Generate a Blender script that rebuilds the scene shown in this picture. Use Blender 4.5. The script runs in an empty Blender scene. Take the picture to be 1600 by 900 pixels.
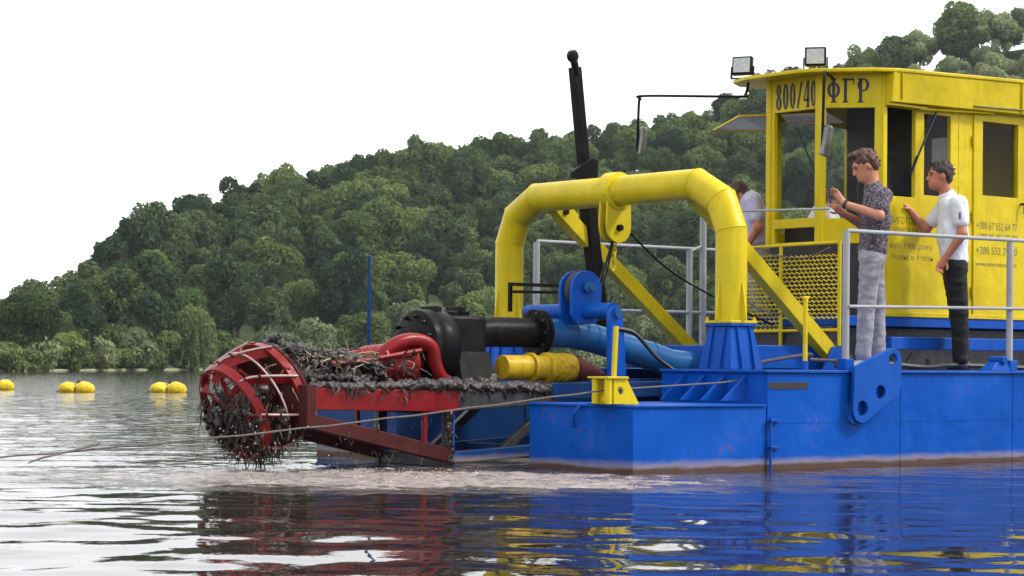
import bpy, bmesh, math, random
import numpy as np
from mathutils import Vector, Matrix, noise as mnoise
from mathutils.geometry import tessellate_polygon
R = math.radians
random.seed(7); RNG = np.random.default_rng(7)
scene = bpy.context.scene
COL = scene.collection

# ------------------------------------------------------------------ camera, world, sun, exposure
# World axes follow the vessel: +X runs aft along the hull, +Y across to the far side, Z = 0 is the water.
YAW = R(51)
RIGHT = Vector((math.sin(YAW), -math.cos(YAW), 0)); FWD = Vector((math.cos(YAW), math.sin(YAW), 0))
CAM = Vector((-10.730, -11.835, 0.807))
cam_data = bpy.data.cameras.new('camera'); cam = bpy.data.objects.new('camera', cam_data); COL.objects.link(cam)
cam_data.sensor_width = 36; cam_data.lens = 76.5; cam_data.clip_end = 6000; cam_data.clip_start = .1
cam_data.shift_y = 118 / 1600
cam.matrix_world = Matrix.Translation(CAM) @ Matrix((RIGHT, Vector((0, 0, 1)), -FWD)).transposed().to_4x4() @ Matrix.Rotation(R(.4), 4, 'Z')
scene.camera = cam

SUN_DIR = Vector((.72, -.66, .98)).normalized()          # towards the sun
world = bpy.data.worlds.new('World'); scene.world = world; world.use_nodes = True
wn, wl = world.node_tree.nodes, world.node_tree.links
wn.clear()
sky = wn.new('ShaderNodeTexSky'); sky.sky_type = 'NISHITA'; sky.sun_disc = False
sky.sun_elevation = math.asin(SUN_DIR.z); sky.sun_rotation = math.atan2(SUN_DIR.x, SUN_DIR.y)
sky.dust_density = 6; sky.air_density = 1.0
mx = wn.new('ShaderNodeMix'); mx.data_type = 'RGBA'; mx.inputs[0].default_value = .9   # thick even cloud over the clear sky
mx.inputs[7].default_value = (12.6, 12.7, 13.0, 1)
bg = wn.new('ShaderNodeBackground'); bg.inputs[1].default_value = .12
wo = wn.new('ShaderNodeOutputWorld')
wl.new(sky.outputs[0], mx.inputs[6]); wl.new(mx.outputs[2], bg.inputs[0]); wl.new(bg.outputs[0], wo.inputs[0])
sun_data = bpy.data.lights.new('sun', 'SUN'); sun_data.energy = 3.0; sun_data.angle = R(7); sun_data.color = (1, .95, .87)
sun = bpy.data.objects.new('sun', sun_data); COL.objects.link(sun)
sun.rotation_euler = SUN_DIR.to_track_quat('Z', 'Y').to_euler()
vs = scene.view_settings
vs.view_transform = 'Standard'; vs.look = 'None'; vs.gamma = 1; vs.use_curve_mapping = False; vs.exposure = .13
scene.cycles.use_denoising = True
scene.cycles.max_bounces = 6; scene.cycles.diffuse_bounces = 3; scene.cycles.transmission_bounces = 6; scene.cycles.transparent_max_bounces = 16

# ------------------------------------------------------------------ materials
def mat(name):
    m = bpy.data.materials.new(name); m.use_nodes = True
    n, l = m.node_tree.nodes, m.node_tree.links
    return m, n, l, n['Principled BSDF']
def nnoise(n, l, vec, scale, detail=4, rough=.6):
    t = n.new('ShaderNodeTexNoise'); t.inputs['Scale'].default_value = scale; t.inputs['Detail'].default_value = detail
    t.inputs['Roughness'].default_value = rough
    if vec is not None: l.new(vec, t.inputs['Vector'])
    return t.outputs['Fac']
def nmap(n, l, vec, scale):
    m = n.new('ShaderNodeMapping'); m.inputs['Scale'].default_value = scale; l.new(vec, m.inputs['Vector']); return m.outputs[0]
def nramp(n, l, fac, stops):
    r = n.new('ShaderNodeValToRGB'); e = r.color_ramp.elements
    while len(e) < len(stops): e.new(.5)
    for i, (p, c) in enumerate(stops):
        e[i].position = p; e[i].color = (*c, 1) if len(c) == 3 else c
    l.new(fac, r.inputs[0]); return r.outputs[0]
def nmix(n, l, fac, a, b):
    m = n.new('ShaderNodeMix'); m.data_type = 'RGBA'
    for s, v in ((0, fac), (6, a), (7, b)):
        if hasattr(v, 'is_output'): l.new(v, m.inputs[s])
        elif s == 0: m.inputs[0].default_value = v
        else: m.inputs[s].default_value = (*v, 1)
    return m.outputs[2]
def nmath(n, l, op, a, b=0.0, clamp=False):
    m = n.new('ShaderNodeMath'); m.operation = op; m.use_clamp = clamp
    for i, v in enumerate((a, b)):
        if hasattr(v, 'is_output'): l.new(v, m.inputs[i])
        else: m.inputs[i].default_value = v
    return m.outputs[0]
def nbump(n, l, h, strength, dist, bsdf):
    b = n.new('ShaderNodeBump'); b.inputs['Strength'].default_value = strength; b.inputs['Distance'].default_value = dist
    l.new(h, b.inputs['Height']); l.new(b.outputs[0], bsdf.inputs['Normal'])
def G(v): return (v, v, v)

def paint(name, col, rough=.42, grime=(.06, .045, .03), gamt=.5, rust=.25, rustcol=(.16, .05, .015), wave=.004, spots=0.0, band=False, scale=1.0, spec=.2):
    """Brushed enamel on steel: uneven coat, streaks of dirt, chips and rust."""
    col = tuple(c*.80 for c in col)
    m, n, l, b = mat(name)
    pos = n.new('ShaderNodeNewGeometry').outputs['Position']
    big = nnoise(n, l, pos, 1.7 * scale, 5)
    c0 = nramp(n, l, big, [(.28, tuple(x * .78 for x in col)), (.52, col), (.78, tuple(min(1, x * 1.12 + .012) for x in col))])
    streak = nnoise(n, l, nmap(n, l, pos, (7 * scale, 7 * scale, .7)), 2.2, 5, .65)
    sm = nramp(n, l, streak, [(.50, G(0)), (.80, G(1))])
    c1 = nmix(n, l, nmath(n, l, 'MULTIPLY', sm, gamt), c0, grime)
    blot = nnoise(n, l, pos, 14 * scale, 6, .7)
    bm_ = nramp(n, l, nmath(n, l, 'MULTIPLY', blot, nmath(n, l, 'ADD', big, .5)), [(.62, G(0)), (.70, G(1))])
    c2 = nmix(n, l, nmath(n, l, 'MULTIPLY', bm_, rust), c1, rustcol)
    if spots:
        sp = nnoise(n, l, nmap(n, l, pos, (9, 9, 4)), 3.1, 3, .5)
        c2 = nmix(n, l, nmath(n, l, 'MULTIPLY', nramp(n, l, sp, [(.68, G(0)), (.74, G(1))]), spots), c2, tuple(min(1, x * .6 + .3) for x in col))
    if spots:
        sc_ = nnoise(n, l, nmap(n, l, pos, (1.3, 1.3, 30)), 2.4, 5, .75)
        c2 = nmix(n, l, nmath(n, l, 'MULTIPLY', nramp(n, l, sc_, [(.66, G(0)), (.70, G(1))]), .35), c2, tuple(min(1, x*.7 + .12) for x in col))
        rn = nnoise(n, l, nmap(n, l, pos, (22, 22, .9)), 1.6, 4, .6)
        c2 = nmix(n, l, nmath(n, l, 'MULTIPLY', nramp(n, l, rn, [(.70, G(0)), (.76, G(1))]), .5), c2, (.10, .06, .045))
    if band:
        sx = n.new('ShaderNodeSeparateXYZ'); l.new(pos, sx.inputs[0])
        wob = nmath(n, l, 'MULTIPLY', nmath(n, l, 'SUBTRACT', nnoise(n, l, nmap(n, l, pos, (1, 1, 5)), 3, 5, .7), .5), .07)
        zz = nmath(n, l, 'ADD', sx.outputs[2], wob)
        f1 = nramp(n, l, zz, [(.045, G(1)), (.10, G(0))])
        c2 = nmix(n, l, nmath(n, l, 'MULTIPLY', f1, .75), c2, (.30, .25, .22))
        f2 = nramp(n, l, zz, [(.028, G(1)), (.055, G(0))])
        c2 = nmix(n, l, nmath(n, l, 'MULTIPLY', f2, .9), c2, (.07, .035, .02))
    l.new(c2, b.inputs['Base Color']); b.inputs['Specular IOR Level'].default_value = spec
    l.new(nramp(n, l, nmath(n, l, 'ADD', nmath(n, l, 'MULTIPLY', sm, .5), nmath(n, l, 'MULTIPLY', blot, .3)), [(.1, G(rough - .06)), (.9, G(min(1, rough + .3)))]), b.inputs['Roughness'])
    h = nmath(n, l, 'ADD', nmath(n, l, 'MULTIPLY', nnoise(n, l, pos, 3.1, 2), 1.0), nmath(n, l, 'MULTIPLY', blot, .12))
    nbump(n, l, h, .55, wave * 4, b)
    return m
def plain(name, col, rough=.6, metal=0.0, var=.3, scale=8.0, bump=0.0):
    m, n, l, b = mat(name)
    pos = n.new('ShaderNodeNewGeometry').outputs['Position']
    f = nnoise(n, l, pos, scale, 5)
    l.new(nramp(n, l, f, [(.3, tuple(x * (1 - var) for x in col)), (.7, tuple(min(1, x * (1 + var)) for x in col))]), b.inputs['Base Color'])
    b.inputs['Roughness'].default_value = rough; b.inputs['Metallic'].default_value = metal
    if bump: nbump(n, l, f, .6, bump, b)
    return m
M = {}
M['blue_hull'] = paint('blue hull paint', (.001, .094, .52), .40, grime=(.008, .035, .10), gamt=.28, rust=.30, spec=.08, wave=.008, spots=.22, band=True)
M['blue'] = paint('blue paint', (.001, .090, .48), .40, grime=(.012, .03, .07), gamt=.35, rust=.22, spec=.14)
M['blue_dirty_shaded'] = paint('grimy shaded blue paint', (.006, .05, .20), .5, grime=(.03, .026, .024), gamt=.85, rust=.6, rustcol=(.05, .04, .035), spec=.12, band=True)  # grime, with the far hull's shade under the ladder also in the colour
M['dirty_yellow'] = paint('oily yellow paint', (.62, .40, .012), .42, grime=(.05, .03, .015), gamt=.8, rust=.75, rustcol=(.07, .04, .02), scale=2.2)
M['blue_pipe'] = paint('faded blue pipe paint', (.014, .12, .34), .34, gamt=.4, rust=.3)
M['yellow'] = paint('yellow paint', (.76, .59, .010), .36, grime=(.28, .18, .015), gamt=.32, rust=.28)
M['cab_yellow'] = paint('cabin yellow paint', (.75, .575, .006), .40, grime=(.30, .19, .012), gamt=.34, rust=.22, wave=.010)
M['red'] = paint('red paint', (.26, .006, .009), .34, grime=(.045, .03, .025), gamt=.75, rust=.5, rustcol=(.05, .03, .02), scale=2)
M['beam_red'] = paint('stained red beam paint', (.24, .006, .009), .36, grime=(.022, .016, .015), gamt=.95, rust=.7, rustcol=(.03, .02, .018), scale=2.4)
M['black'] = paint('black paint', (.006, .005, .006), .42, grime=(.022, .019, .018), gamt=.4, rust=.3, spec=.09, rustcol=(.10, .07, .05), scale=2)
M['grey_steel'] = paint('galvanised grey paint', (.42, .43, .46), .45, grime=(.18, .15, .12), gamt=.4, rust=.35)
M['edge'] = paint('worn pale blade edge', (.55, .40, .38), .4, gamt=.5, rust=.5, scale=3)  # pale pinkish coat on the blade edges and middle ring
M['muddy_red'] = paint('mud caked red steel', (.075, .011, .010), .6, grime=(.022, .017, .016), gamt=.9, rust=.8, rustcol=(.05, .04, .04), scale=3)
M['mud'] = plain('wet grey mud', (.032, .026, .026), .40, 0, .75, 45, .012)
M['weed'] = plain('rotting dark weed', (.018, .010, .007), .38, 0, .7, 30, .01)
M['weed_pale'] = plain('pale dried weed', (.30, .24, .15), .7, 0, .5, 30, .01)
M['rubber'] = plain('black rubber', (.012, .012, .013), .45)
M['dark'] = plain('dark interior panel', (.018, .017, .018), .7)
M['machine'] = plain('oily machinery', (.03, .03, .034), .5, .2, .6, 12, .01)
M['ink'] = plain('dark lettering ink', (.012, .014, .03), .5)
M['ink_faded'] = plain('faded lettering ink', (.16, .14, .05), .5, 0, .5, 40)
M['rope'] = plain('weathered rope', (.13, .108, .10), .85, 0, .4, 60, .004)
M['lamp_glass'] = plain('floodlight glass', (.42, .44, .47), .15, 0, .15, 30)
M['white_plastic'] = plain('pale console plastic', (.55, .56, .58), .5)
M['skin'] = plain('skin', (.46, .20, .125), .55, 0, .14, 14)
M['tan_skin'] = plain('tanned skin', (.42, .155, .085), .55, 0, .14, 14)
M['brown_hair'] = plain('reddish brown hair', (.075, .028, .016), .55, 0, .5, 60, .006)
M['dark_hair'] = plain('short dark brown hair', (.03, .016, .012), .55, 0, .5, 60, .006)
M['white_shirt'] = plain('white cotton', (.70, .72, .80), .8, 0, .05, 6)
M['lav_shirt'] = plain('pale lavender cotton', (.48, .46, .62), .8, 0, .08, 6)
M['jeans'] = plain('pale grey denim', (.26, .255, .295), .85, 0, .28, 16)
M['black_cloth'] = plain('black trousers', (.003, .003, .0035), .85)
M['shoe_white'] = plain('white shoe leather', (.62, .60, .60), .5)
M['shoe_dark'] = plain('dark brown shoe leather', (.05, .03, .026), .45)
M['strap'] = plain('black strap', (.01, .01, .011), .4)
M['stone_pink'] = plain('pale pink render', (.42, .30, .28), .8)
M['roof_brown'] = plain('brown roof sheet', (.16, .08, .06), .7)
M['pane_dark'] = plain('dark far window', (.03, .035, .04), .2)
M['mirror_reflection'] = plain('painted mirror reflection', (.10, .10, .085), .35, 0, .5, 9)  # yellowish grey reflection of the mirrors painted as a plain colour
M['buoy'] = paint('yellow buoy plastic', (.78, .56, .02), .4, grime=(.2, .13, .03), gamt=.5, rust=.3, scale=1.5)
def mk_glass():
    m, n, l, b = mat('clear window glass')
    b.inputs['Base Color'].default_value = (.97, .99, .98, 1); b.inputs['Roughness'].default_value = .02
    b.inputs['Transmission Weight'].default_value = 1; b.inputs['IOR'].default_value = 1.12
    return m
M['glass'] = mk_glass()
M['glass_sky'] = plain('glass with painted sky reflection', (.60, .66, .70), .12, 0, .06, 5)  # sky reflection on the raised pane painted as an opaque pale colour
def mk_shirt():
    m, n, l, b = mat('dark patterned shirt cotton')
    pos = n.new('ShaderNodeTexCoord').outputs['Object']
    v = n.new('ShaderNodeTexVoronoi'); v.inputs['Scale'].default_value = 60; l.new(nmap(n, l, pos, (1, 1, 1.5)), v.inputs['Vector'])
    c = nramp(n, l, v.outputs['Distance'], [(.30, (.022, .017, .026)), (.50, (.030, .025, .04)), (.68, (.19, .16, .19))])
    l.new(c, b.inputs['Base Color']); b.inputs['Roughness'].default_value = .8
    return m
M['print_shirt'] = mk_shirt()
def foliage(name, dark, mid, light, transl=.3):
    m, n, l, b = mat(name)
    out = n['Material Output']
    info = n.new('ShaderNodeObjectInfo')
    pos = n.new('ShaderNodeTexCoord').outputs['Object']
    f = nmath(n, l, 'ADD', nmath(n, l, 'MULTIPLY', nnoise(n, l, pos, .8, 3), .62), nmath(n, l, 'MULTIPLY', info.outputs['Random'], .78))
    geo = n.new('ShaderNodeNewGeometry')
    f = nmath(n, l, 'ADD', f, nmath(n, l, 'MULTIPLY', nmath(n, l, 'SUBTRACT', geo.outputs['Random Per Island'], .5), .35))
    c = nramp(n, l, f, [(.28, dark), (.62, mid), (.98, light)])
    d = n.new('ShaderNodeBsdfDiffuse'); t = n.new('ShaderNodeBsdfTranslucent'); ms = n.new('ShaderNodeMixShader')
    l.new(c, d.inputs[0]); l.new(nmix(n, l, .5, c, light), t.inputs[0]); ms.inputs[0].default_value = transl
    l.new(d.outputs[0], ms.inputs[1]); l.new(t.outputs[0], ms.inputs[2]); l.new(ms.outputs[0], out.inputs[0])
    n.remove(b)
    return m
M['leaf'] = foliage('broadleaf foliage', (.022, .042, .020), (.080, .124, .044), (.17, .225, .075))
M['leaf_dark'] = foliage('deep green foliage', (.016, .034, .022), (.048, .082, .042), (.11, .15, .065))
M['leaf_grey'] = foliage('grey green willow foliage', (.10, .135, .075), (.20, .25, .125), (.29, .33, .165))
M['leaf_willow'] = foliage('pale weeping willow foliage', (.13, .18, .075), (.23, .29, .115), (.32, .37, .15))
M['leaf_bush'] = foliage('bank shrub foliage', (.045, .072, .028), (.10, .145, .052), (.17, .215, .075))
M['bark'] = plain('bark', (.07, .055, .042), .9, 0, .4, 4, .03)

# ------------------------------------------------------------------ mesh helpers
class MB:
    """Collects shapes for ONE mesh object."""
    def __init__(s): s.v = []; s.f = []
    def add(s, vs_, fs):
        o = len(s.v); s.v += [tuple(p) for p in vs_]; s.f += [tuple(i + o for i in f) for f in fs]; return s
    def box(s, lo, hi, mtx=None):
        x0, y0, z0 = lo; x1, y1, z1 = hi
        p = [Vector(q) for q in ((x0,y0,z0),(x1,y0,z0),(x1,y1,z0),(x0,y1,z0),(x0,y0,z1),(x1,y0,z1),(x1,y1,z1),(x0,y1,z1))]
        if mtx is not None: p = [mtx @ q for q in p]
        return s.add(p, [(0,3,2,1),(4,5,6,7),(0,1,5,4),(1,2,6,5),(2,3,7,6),(3,0,4,7)])
    def frustum(s, c0, h0, c1, h1):
        p = []
        for c, h in ((c0, h0), (c1, h1)):
            p += [(c[0]-h[0],c[1]-h[1],c[2]),(c[0]+h[0],c[1]-h[1],c[2]),(c[0]+h[0],c[1]+h[1],c[2]),(c[0]-h[0],c[1]+h[1],c[2])]
        return s.add(p, [(0,3,2,1),(4,5,6,7),(0,1,5,4),(1,2,6,5),(2,3,7,6),(3,0,4,7)])
    def bar(s, a, b, w, h, up=(0, 0, 1)):
        a, b = Vector(a), Vector(b); d = (b - a); L = d.length; d.normalize()
        sd = d.cross(Vector(up)); sd = Vector((1, 0, 0)) if sd.length < 1e-4 else sd.normalized(); u = sd.cross(d)
        m = Matrix.Translation(a) @ Matrix((d, sd, u)).transposed().to_4x4()
        return s.box((0, -w/2, -h/2), (L, w/2, h/2), m)
    def tube(s, path, r, seg=12, caps=True, closed=False):
        path = [Vector(p) for p in path]; n = len(path)
        rs = r if hasattr(r, '__len__') else [r] * n
        prev = None; rings = []
        for i, p in enumerate(path):
            if closed: t0 = (p - path[i-1]).normalized(); t1 = (path[(i+1) % n] - p).normalized()
            else:
                t0 = (p - path[i-1]).normalized() if i else None
                t1 = (path[i+1] - p).normalized() if i < n - 1 else None
                t0 = t0 or t1; t1 = t1 or t0
            t = (t0 + t1).normalized(); k = 1 / max(.4, t.dot(t1))
            if prev is None:
                ref = Vector((0, 0, 1)) if abs(t.z) < .9 else Vector((1, 0, 0))
                a = t.cross(ref).normalized()
            else: a = (prev - t * prev.dot(t)).normalized()
            prev = a; b = t.cross(a)
            bend = t1 - t0; bd = (bend - t * bend.dot(t)); bd = bd.normalized() if bd.length > 1e-5 else None
            ring = []
            for j in range(seg):
                o = a * math.cos(2*math.pi*j/seg) + b * math.sin(2*math.pi*j/seg)
                if bd is not None: o = o + bd * (o.dot(bd) * (k - 1))
                ring.append(p + o * rs[i])
            rings.append(ring)
        vv = [q for g in rings for q in g]; ff = []
        for i in range(n if closed else n - 1):
            i2 = (i + 1) % n
            for j in range(seg):
                j2 = (j + 1) % seg
                ff.append((i*seg+j, i*seg+j2, i2*seg+j2, i2*seg+j))
        if caps and not closed:
            ff.append(tuple(range(seg))[::-1]); ff.append(tuple((n-1)*seg + j for j in range(seg)))
        return s.add(vv, ff)
    def stube(s, path, r, seg=10, n=5):
        P = [Vector(p) for p in path]; rs = list(r) if hasattr(r, '__len__') else [r]*len(P); q = []; rr = []
        for i in range(len(P)-1):
            p0, p1, p2, p3 = P[max(i-1, 0)], P[i], P[i+1], P[min(i+2, len(P)-1)]
            for k in range(n):
                t = k/n; q.append(.5*((2*p1) + (p2-p0)*t + (2*p0-5*p1+4*p2-p3)*t*t + (3*p1-p0-3*p2+p3)*t**3)); rr.append(rs[i]*(1-t) + rs[i+1]*t)
        return s.tube(q + [P[-1]], rr + [rs[-1]], seg)
    def cyl(s, a, b, r, r2=None, seg=20): return s.tube([a, b], [r, r if r2 is None else r2], seg)
    def lathe(s, prof, origin, axis, seg=28):
        """prof: (distance along axis, radius) pairs"""
        o = Vector(origin); t = Vector(axis).normalized()
        ref = Vector((0, 0, 1)) if abs(t.z) < .9 else Vector((1, 0, 0)); a = t.cross(ref).normalized(); b = t.cross(a)
        vv = []; ff = []; n = len(prof)
        for d, r in prof:
            for j in range(seg):
                th = 2*math.pi*j/seg; vv.append(o + t*d + (a*math.cos(th) + b*math.sin(th))*r)
        for i in range(n-1):
            for j in range(seg):
                j2 = (j+1) % seg; ff.append((i*seg+j, i*seg+j2, (i+1)*seg+j2, (i+1)*seg+j))
        ff.append(tuple(range(seg))[::-1]); ff.append(tuple((n-1)*seg+j for j in range(seg)))
        return s.add(vv, ff)
    def plate(s, outer, holes, origin, ex, ey, th):
        """2-D outline with holes in the plane (ex, ey), thickness th along ex x ey."""
        o, ex, ey = Vector(origin), Vector(ex), Vector(ey); nz = ex.cross(ey).normalized()
        loops = [outer] + list(holes); tris = tessellate_polygon([[Vector((p[0], p[1], 0)) for p in lp] for lp in loops])
        flat = [p for lp in loops for p in lp]; N = len(flat)
        vv = [o + ex*p[0] + ey*p[1] for p in flat]; vv = vv + [q + nz*th for q in vv]
        ff = []
        for t in tris:
            a, b, c = (flat[i] for i in t)
            cw = (b[0]-a[0])*(c[1]-a[1]) - (b[1]-a[1])*(c[0]-a[0]) < 0
            t = tuple(t)[::-1] if cw else tuple(t)
            ff.append(tuple(i + N for i in t)); ff.append(t[::-1])
        k = 0
        for li, lp in enumerate(loops):
            n = len(lp); ar = sum(lp[i][0]*lp[(i+1) % n][1] - lp[(i+1) % n][0]*lp[i][1] for i in range(n))
            flip = (ar < 0) != (li > 0)
            for i in range(n):
                a, b = k + i, k + (i+1) % n
                q = (a, b, b + N, a + N); ff.append(q[::-1] if flip else q)
            k += n
        return s.add(vv, ff)
    def build(s, name, material, parent=None, bevel=0.0, smooth=35, loc=None):
        me = bpy.data.meshes.new(name)
        me.from_pydata(s.v, [], s.f); me.materials.append(M[material] if isinstance(material, str) else material)
        if smooth:
            me.polygons.foreach_set('use_smooth', [True] * len(me.polygons)); me.set_sharp_from_angle(angle=R(smooth))
        me.update()
        ob = bpy.data.objects.new(name, me); COL.objects.link(ob)
        if parent is not None: ob.parent = parent
        if loc is not None: ob.location = loc
        if bevel:
            b = ob.modifiers.new('bevel', 'BEVEL'); b.width = bevel; b.segments = 2; b.limit_method = 'ANGLE'; b.angle_limit = R(40)
        return ob
def circ(cx, cy, r, n=20, a0=0, a1=360): return [(cx + r*math.cos(R(a0 + (a1-a0)*i/n)), cy + r*math.sin(R(a0 + (a1-a0)*i/n))) for i in range(n)]
def tag(o, label=None, cat=None, group=None, kind=None):
    for k, v in (('label', label), ('category', cat), ('group', group), ('kind', kind)):
        if v: o[k] = v
    return o
def empty(name, loc=(0, 0, 0), rz=0, parent=None):
    o = bpy.data.objects.new(name, None); COL.objects.link(o); o.location = loc; o.rotation_euler = (0, 0, rz); o.empty_display_size = .2
    if parent is not None: o.parent = parent
    return o

def sdf_mesh(prims, h, pad=.05):
    """Organic solid from blended round cones and ellipsoids, meshed by surface nets."""
    lo = np.full(3, 1e9); hi = np.full(3, -1e9)
    for p in prims:
        if p[0] == 'rc':
            r = max(p[3], p[4]); sc = p[6] if len(p) > 6 else 1
            for q in (p[1], p[2]): lo = np.minimum(lo, np.array(q) - r*max(1, sc)); hi = np.maximum(hi, np.array(q) + r*max(1, sc))
        elif p[0] == 'el': lo = np.minimum(lo, np.array(p[1]) - max(p[2])); hi = np.maximum(hi, np.array(p[1]) + max(p[2]))
    lo -= pad; hi += pad
    n = np.ceil((hi - lo) / h).astype(int) + 1
    ax = [lo[i] + h*np.arange(n[i]) for i in range(3)]
    D = np.full(n, 1.0)
    def sub(c0, c1):
        s0 = np.maximum(0, np.floor((c0 - lo)/h).astype(int)); s1 = np.minimum(n, np.ceil((c1 - lo)/h).astype(int) + 1)
        sl = tuple(slice(s0[i], s1[i]) for i in range(3))
        g = [ax[0][sl[0]][:, None, None], ax[1][sl[1]][None, :, None], ax[2][sl[2]][None, None, :]]
        return sl, g
    for p in prims:
        if p[0] == 'cut':
            q, nn = p[1], p[2]
            D = np.maximum(D, (ax[0][:, None, None]-q[0])*nn[0] + (ax[1][None, :, None]-q[1])*nn[1] + (ax[2][None, None, :]-q[2])*nn[2]); continue
        if p[0] == 'rc':
            a, b = np.array(p[1], float), np.array(p[2], float); ra, rb, k = p[3], p[4], p[5]; sc = p[6] if len(p) > 6 else 1.0
            mg = max(ra, rb)*max(1, sc) + k + 2.5*h
            sl, g = sub(np.minimum(a, b) - mg, np.maximum(a, b) + mg)
            ba = b - a; L2 = max(1e-9, (ba*ba).sum())
            yc = (a[1] + b[1])/2 if sc != 1 else 0
            gy = yc + (g[1] - yc)/sc
            t = np.clip(((g[0]-a[0])*ba[0] + (gy-a[1])*ba[1] + (g[2]-a[2])*ba[2])/L2, 0, 1)
            d = np.sqrt((g[0]-a[0]-t*ba[0])**2 + (gy-a[1]-t*ba[1])**2 + (g[2]-a[2]-t*ba[2])**2) - (ra + (rb-ra)*t)
            op = p[7] if len(p) > 7 else 'add'
        else:
            c, rr, pitch, k = np.array(p[1], float), np.array(p[2], float), p[3], p[4]; op = p[5] if len(p) > 5 else 'add'
            mg = rr.max() + k + 2.5*h
            sl, g = sub(c - mg, c + mg)
            X, Y, Z = g[0]-c[0], g[1]-c[1], g[2]-c[2]
            if pitch: X, Z = X*math.cos(pitch) - Z*math.sin(pitch), X*math.sin(pitch) + Z*math.cos(pitch)
            k0 = np.sqrt((X/rr[0])**2 + (Y/rr[1])**2 + (Z/rr[2])**2); k1 = np.sqrt((X/rr[0]**2)**2 + (Y/rr[1]**2)**2 + (Z/rr[2]**2)**2)
            d = k0*(k0-1)/np.maximum(k1, 1e-6)
        E_ = D[sl]
        if op == 'add':
            hh = np.clip(.5 + .5*(E_-d)/k, 0, 1); D[sl] = E_*(1-hh) + d*hh - k*hh*(1-hh)
        else: D[sl] = np.maximum(E_, -d)
    ins = D < 0
    C8 = [(i, j, k) for i in (0, 1) for j in (0, 1) for k in (0, 1)]
    def sh(A, c): return A[c[0]:A.shape[0]-1+c[0], c[1]:A.shape[1]-1+c[1], c[2]:A.shape[2]-1+c[2]]
    cnt = sum(sh(ins, c).astype(np.int8) for c in C8); act = (cnt > 0) & (cnt < 8)
    idx = np.argwhere(act); V8 = np.stack([sh(D, c)[act] for c in C8], 1)
    acc = np.zeros((len(idx), 3)); num = np.zeros(len(idx)); C8a = np.array(C8, float)
    for i in range(8):
        for j in range(i+1, 8):
            if np.abs(C8a[i]-C8a[j]).sum() != 1: continue
            m = (V8[:, i] < 0) != (V8[:, j] < 0); den = V8[:, i] - V8[:, j]
            t = np.where(m, V8[:, i]/np.where(np.abs(den) < 1e-12, 1, den), 0)
            acc += m[:, None]*(C8a[i] + t[:, None]*(C8a[j]-C8a[i])); num += m
    verts = lo + h*(idx + acc/num[:, None])
    ID = np.full(act.shape, -1, int); ID[act] = np.arange(len(idx))
    faces = []
    for axis in range(3):
        b, c = (axis+1) % 3, (axis+2) % 3
        A0 = np.take(ins, range(n[axis]-1), axis); A1 = np.take(ins, range(1, n[axis]), axis)
        e = np.argwhere(A0 != A1); e = e[(e[:, b] > 0) & (e[:, c] > 0) & (e[:, b] < n[b]-1) & (e[:, c] < n[c]-1)]
        fl = A0[tuple(e.T)]
        q = []
        for db, dc in ((-1, -1), (0, -1), (0, 0), (-1, 0)):
            s_ = e.copy(); s_[:, b] += db; s_[:, c] += dc; q.append(ID[tuple(s_.T)])
        q = np.stack(q, 1); q[~fl] = q[~fl][:, ::-1]; faces.append(q)
    return verts, np.concatenate(faces)
def np_object(name, verts, faces, material, parent=None, smooth=True, wrinkle=None):
    if wrinkle:
        amp, fr = wrinkle; o = np.array([mnoise.noise(Vector((v[0]*fr[0], v[1]*fr[1], v[2]*fr[2]))) for v in verts])
        o2 = np.array([mnoise.noise(Vector((v[0]*fr[0]*2.3+5, v[1]*fr[1]*2.3, v[2]*fr[2]*2.3))) for v in verts])
        me0 = bpy.data.meshes.new('t'); me0.from_pydata(verts.tolist(), [], faces.tolist()); me0.update()
        nn = np.zeros(len(verts)*3); me0.vertices.foreach_get('normal', nn); bpy.data.meshes.remove(me0)
        verts = verts + nn.reshape(-1, 3)*((o + .5*o2)*amp)[:, None]
    me = bpy.data.meshes.new(name); nf = len(faces); k = faces.shape[1]
    me.vertices.add(len(verts)); me.vertices.foreach_set('co', np.ascontiguousarray(verts, dtype=np.float32).ravel())
    me.loops.add(nf*k); me.loops.foreach_set('vertex_index', np.ascontiguousarray(faces, dtype=np.int32).ravel())
    me.polygons.add(nf); me.polygons.foreach_set('loop_start', np.arange(0, nf*k, k, dtype=np.int32))
    if smooth: me.polygons.foreach_set('use_smooth', np.ones(nf, dtype=bool))
    me.materials.append(M[material] if isinstance(material, str) else material)
    me.update(calc_edges=True); me.validate()
    ob = bpy.data.objects.new(name, me); COL.objects.link(ob)
    if parent is not None: ob.parent = parent
    return ob

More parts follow.
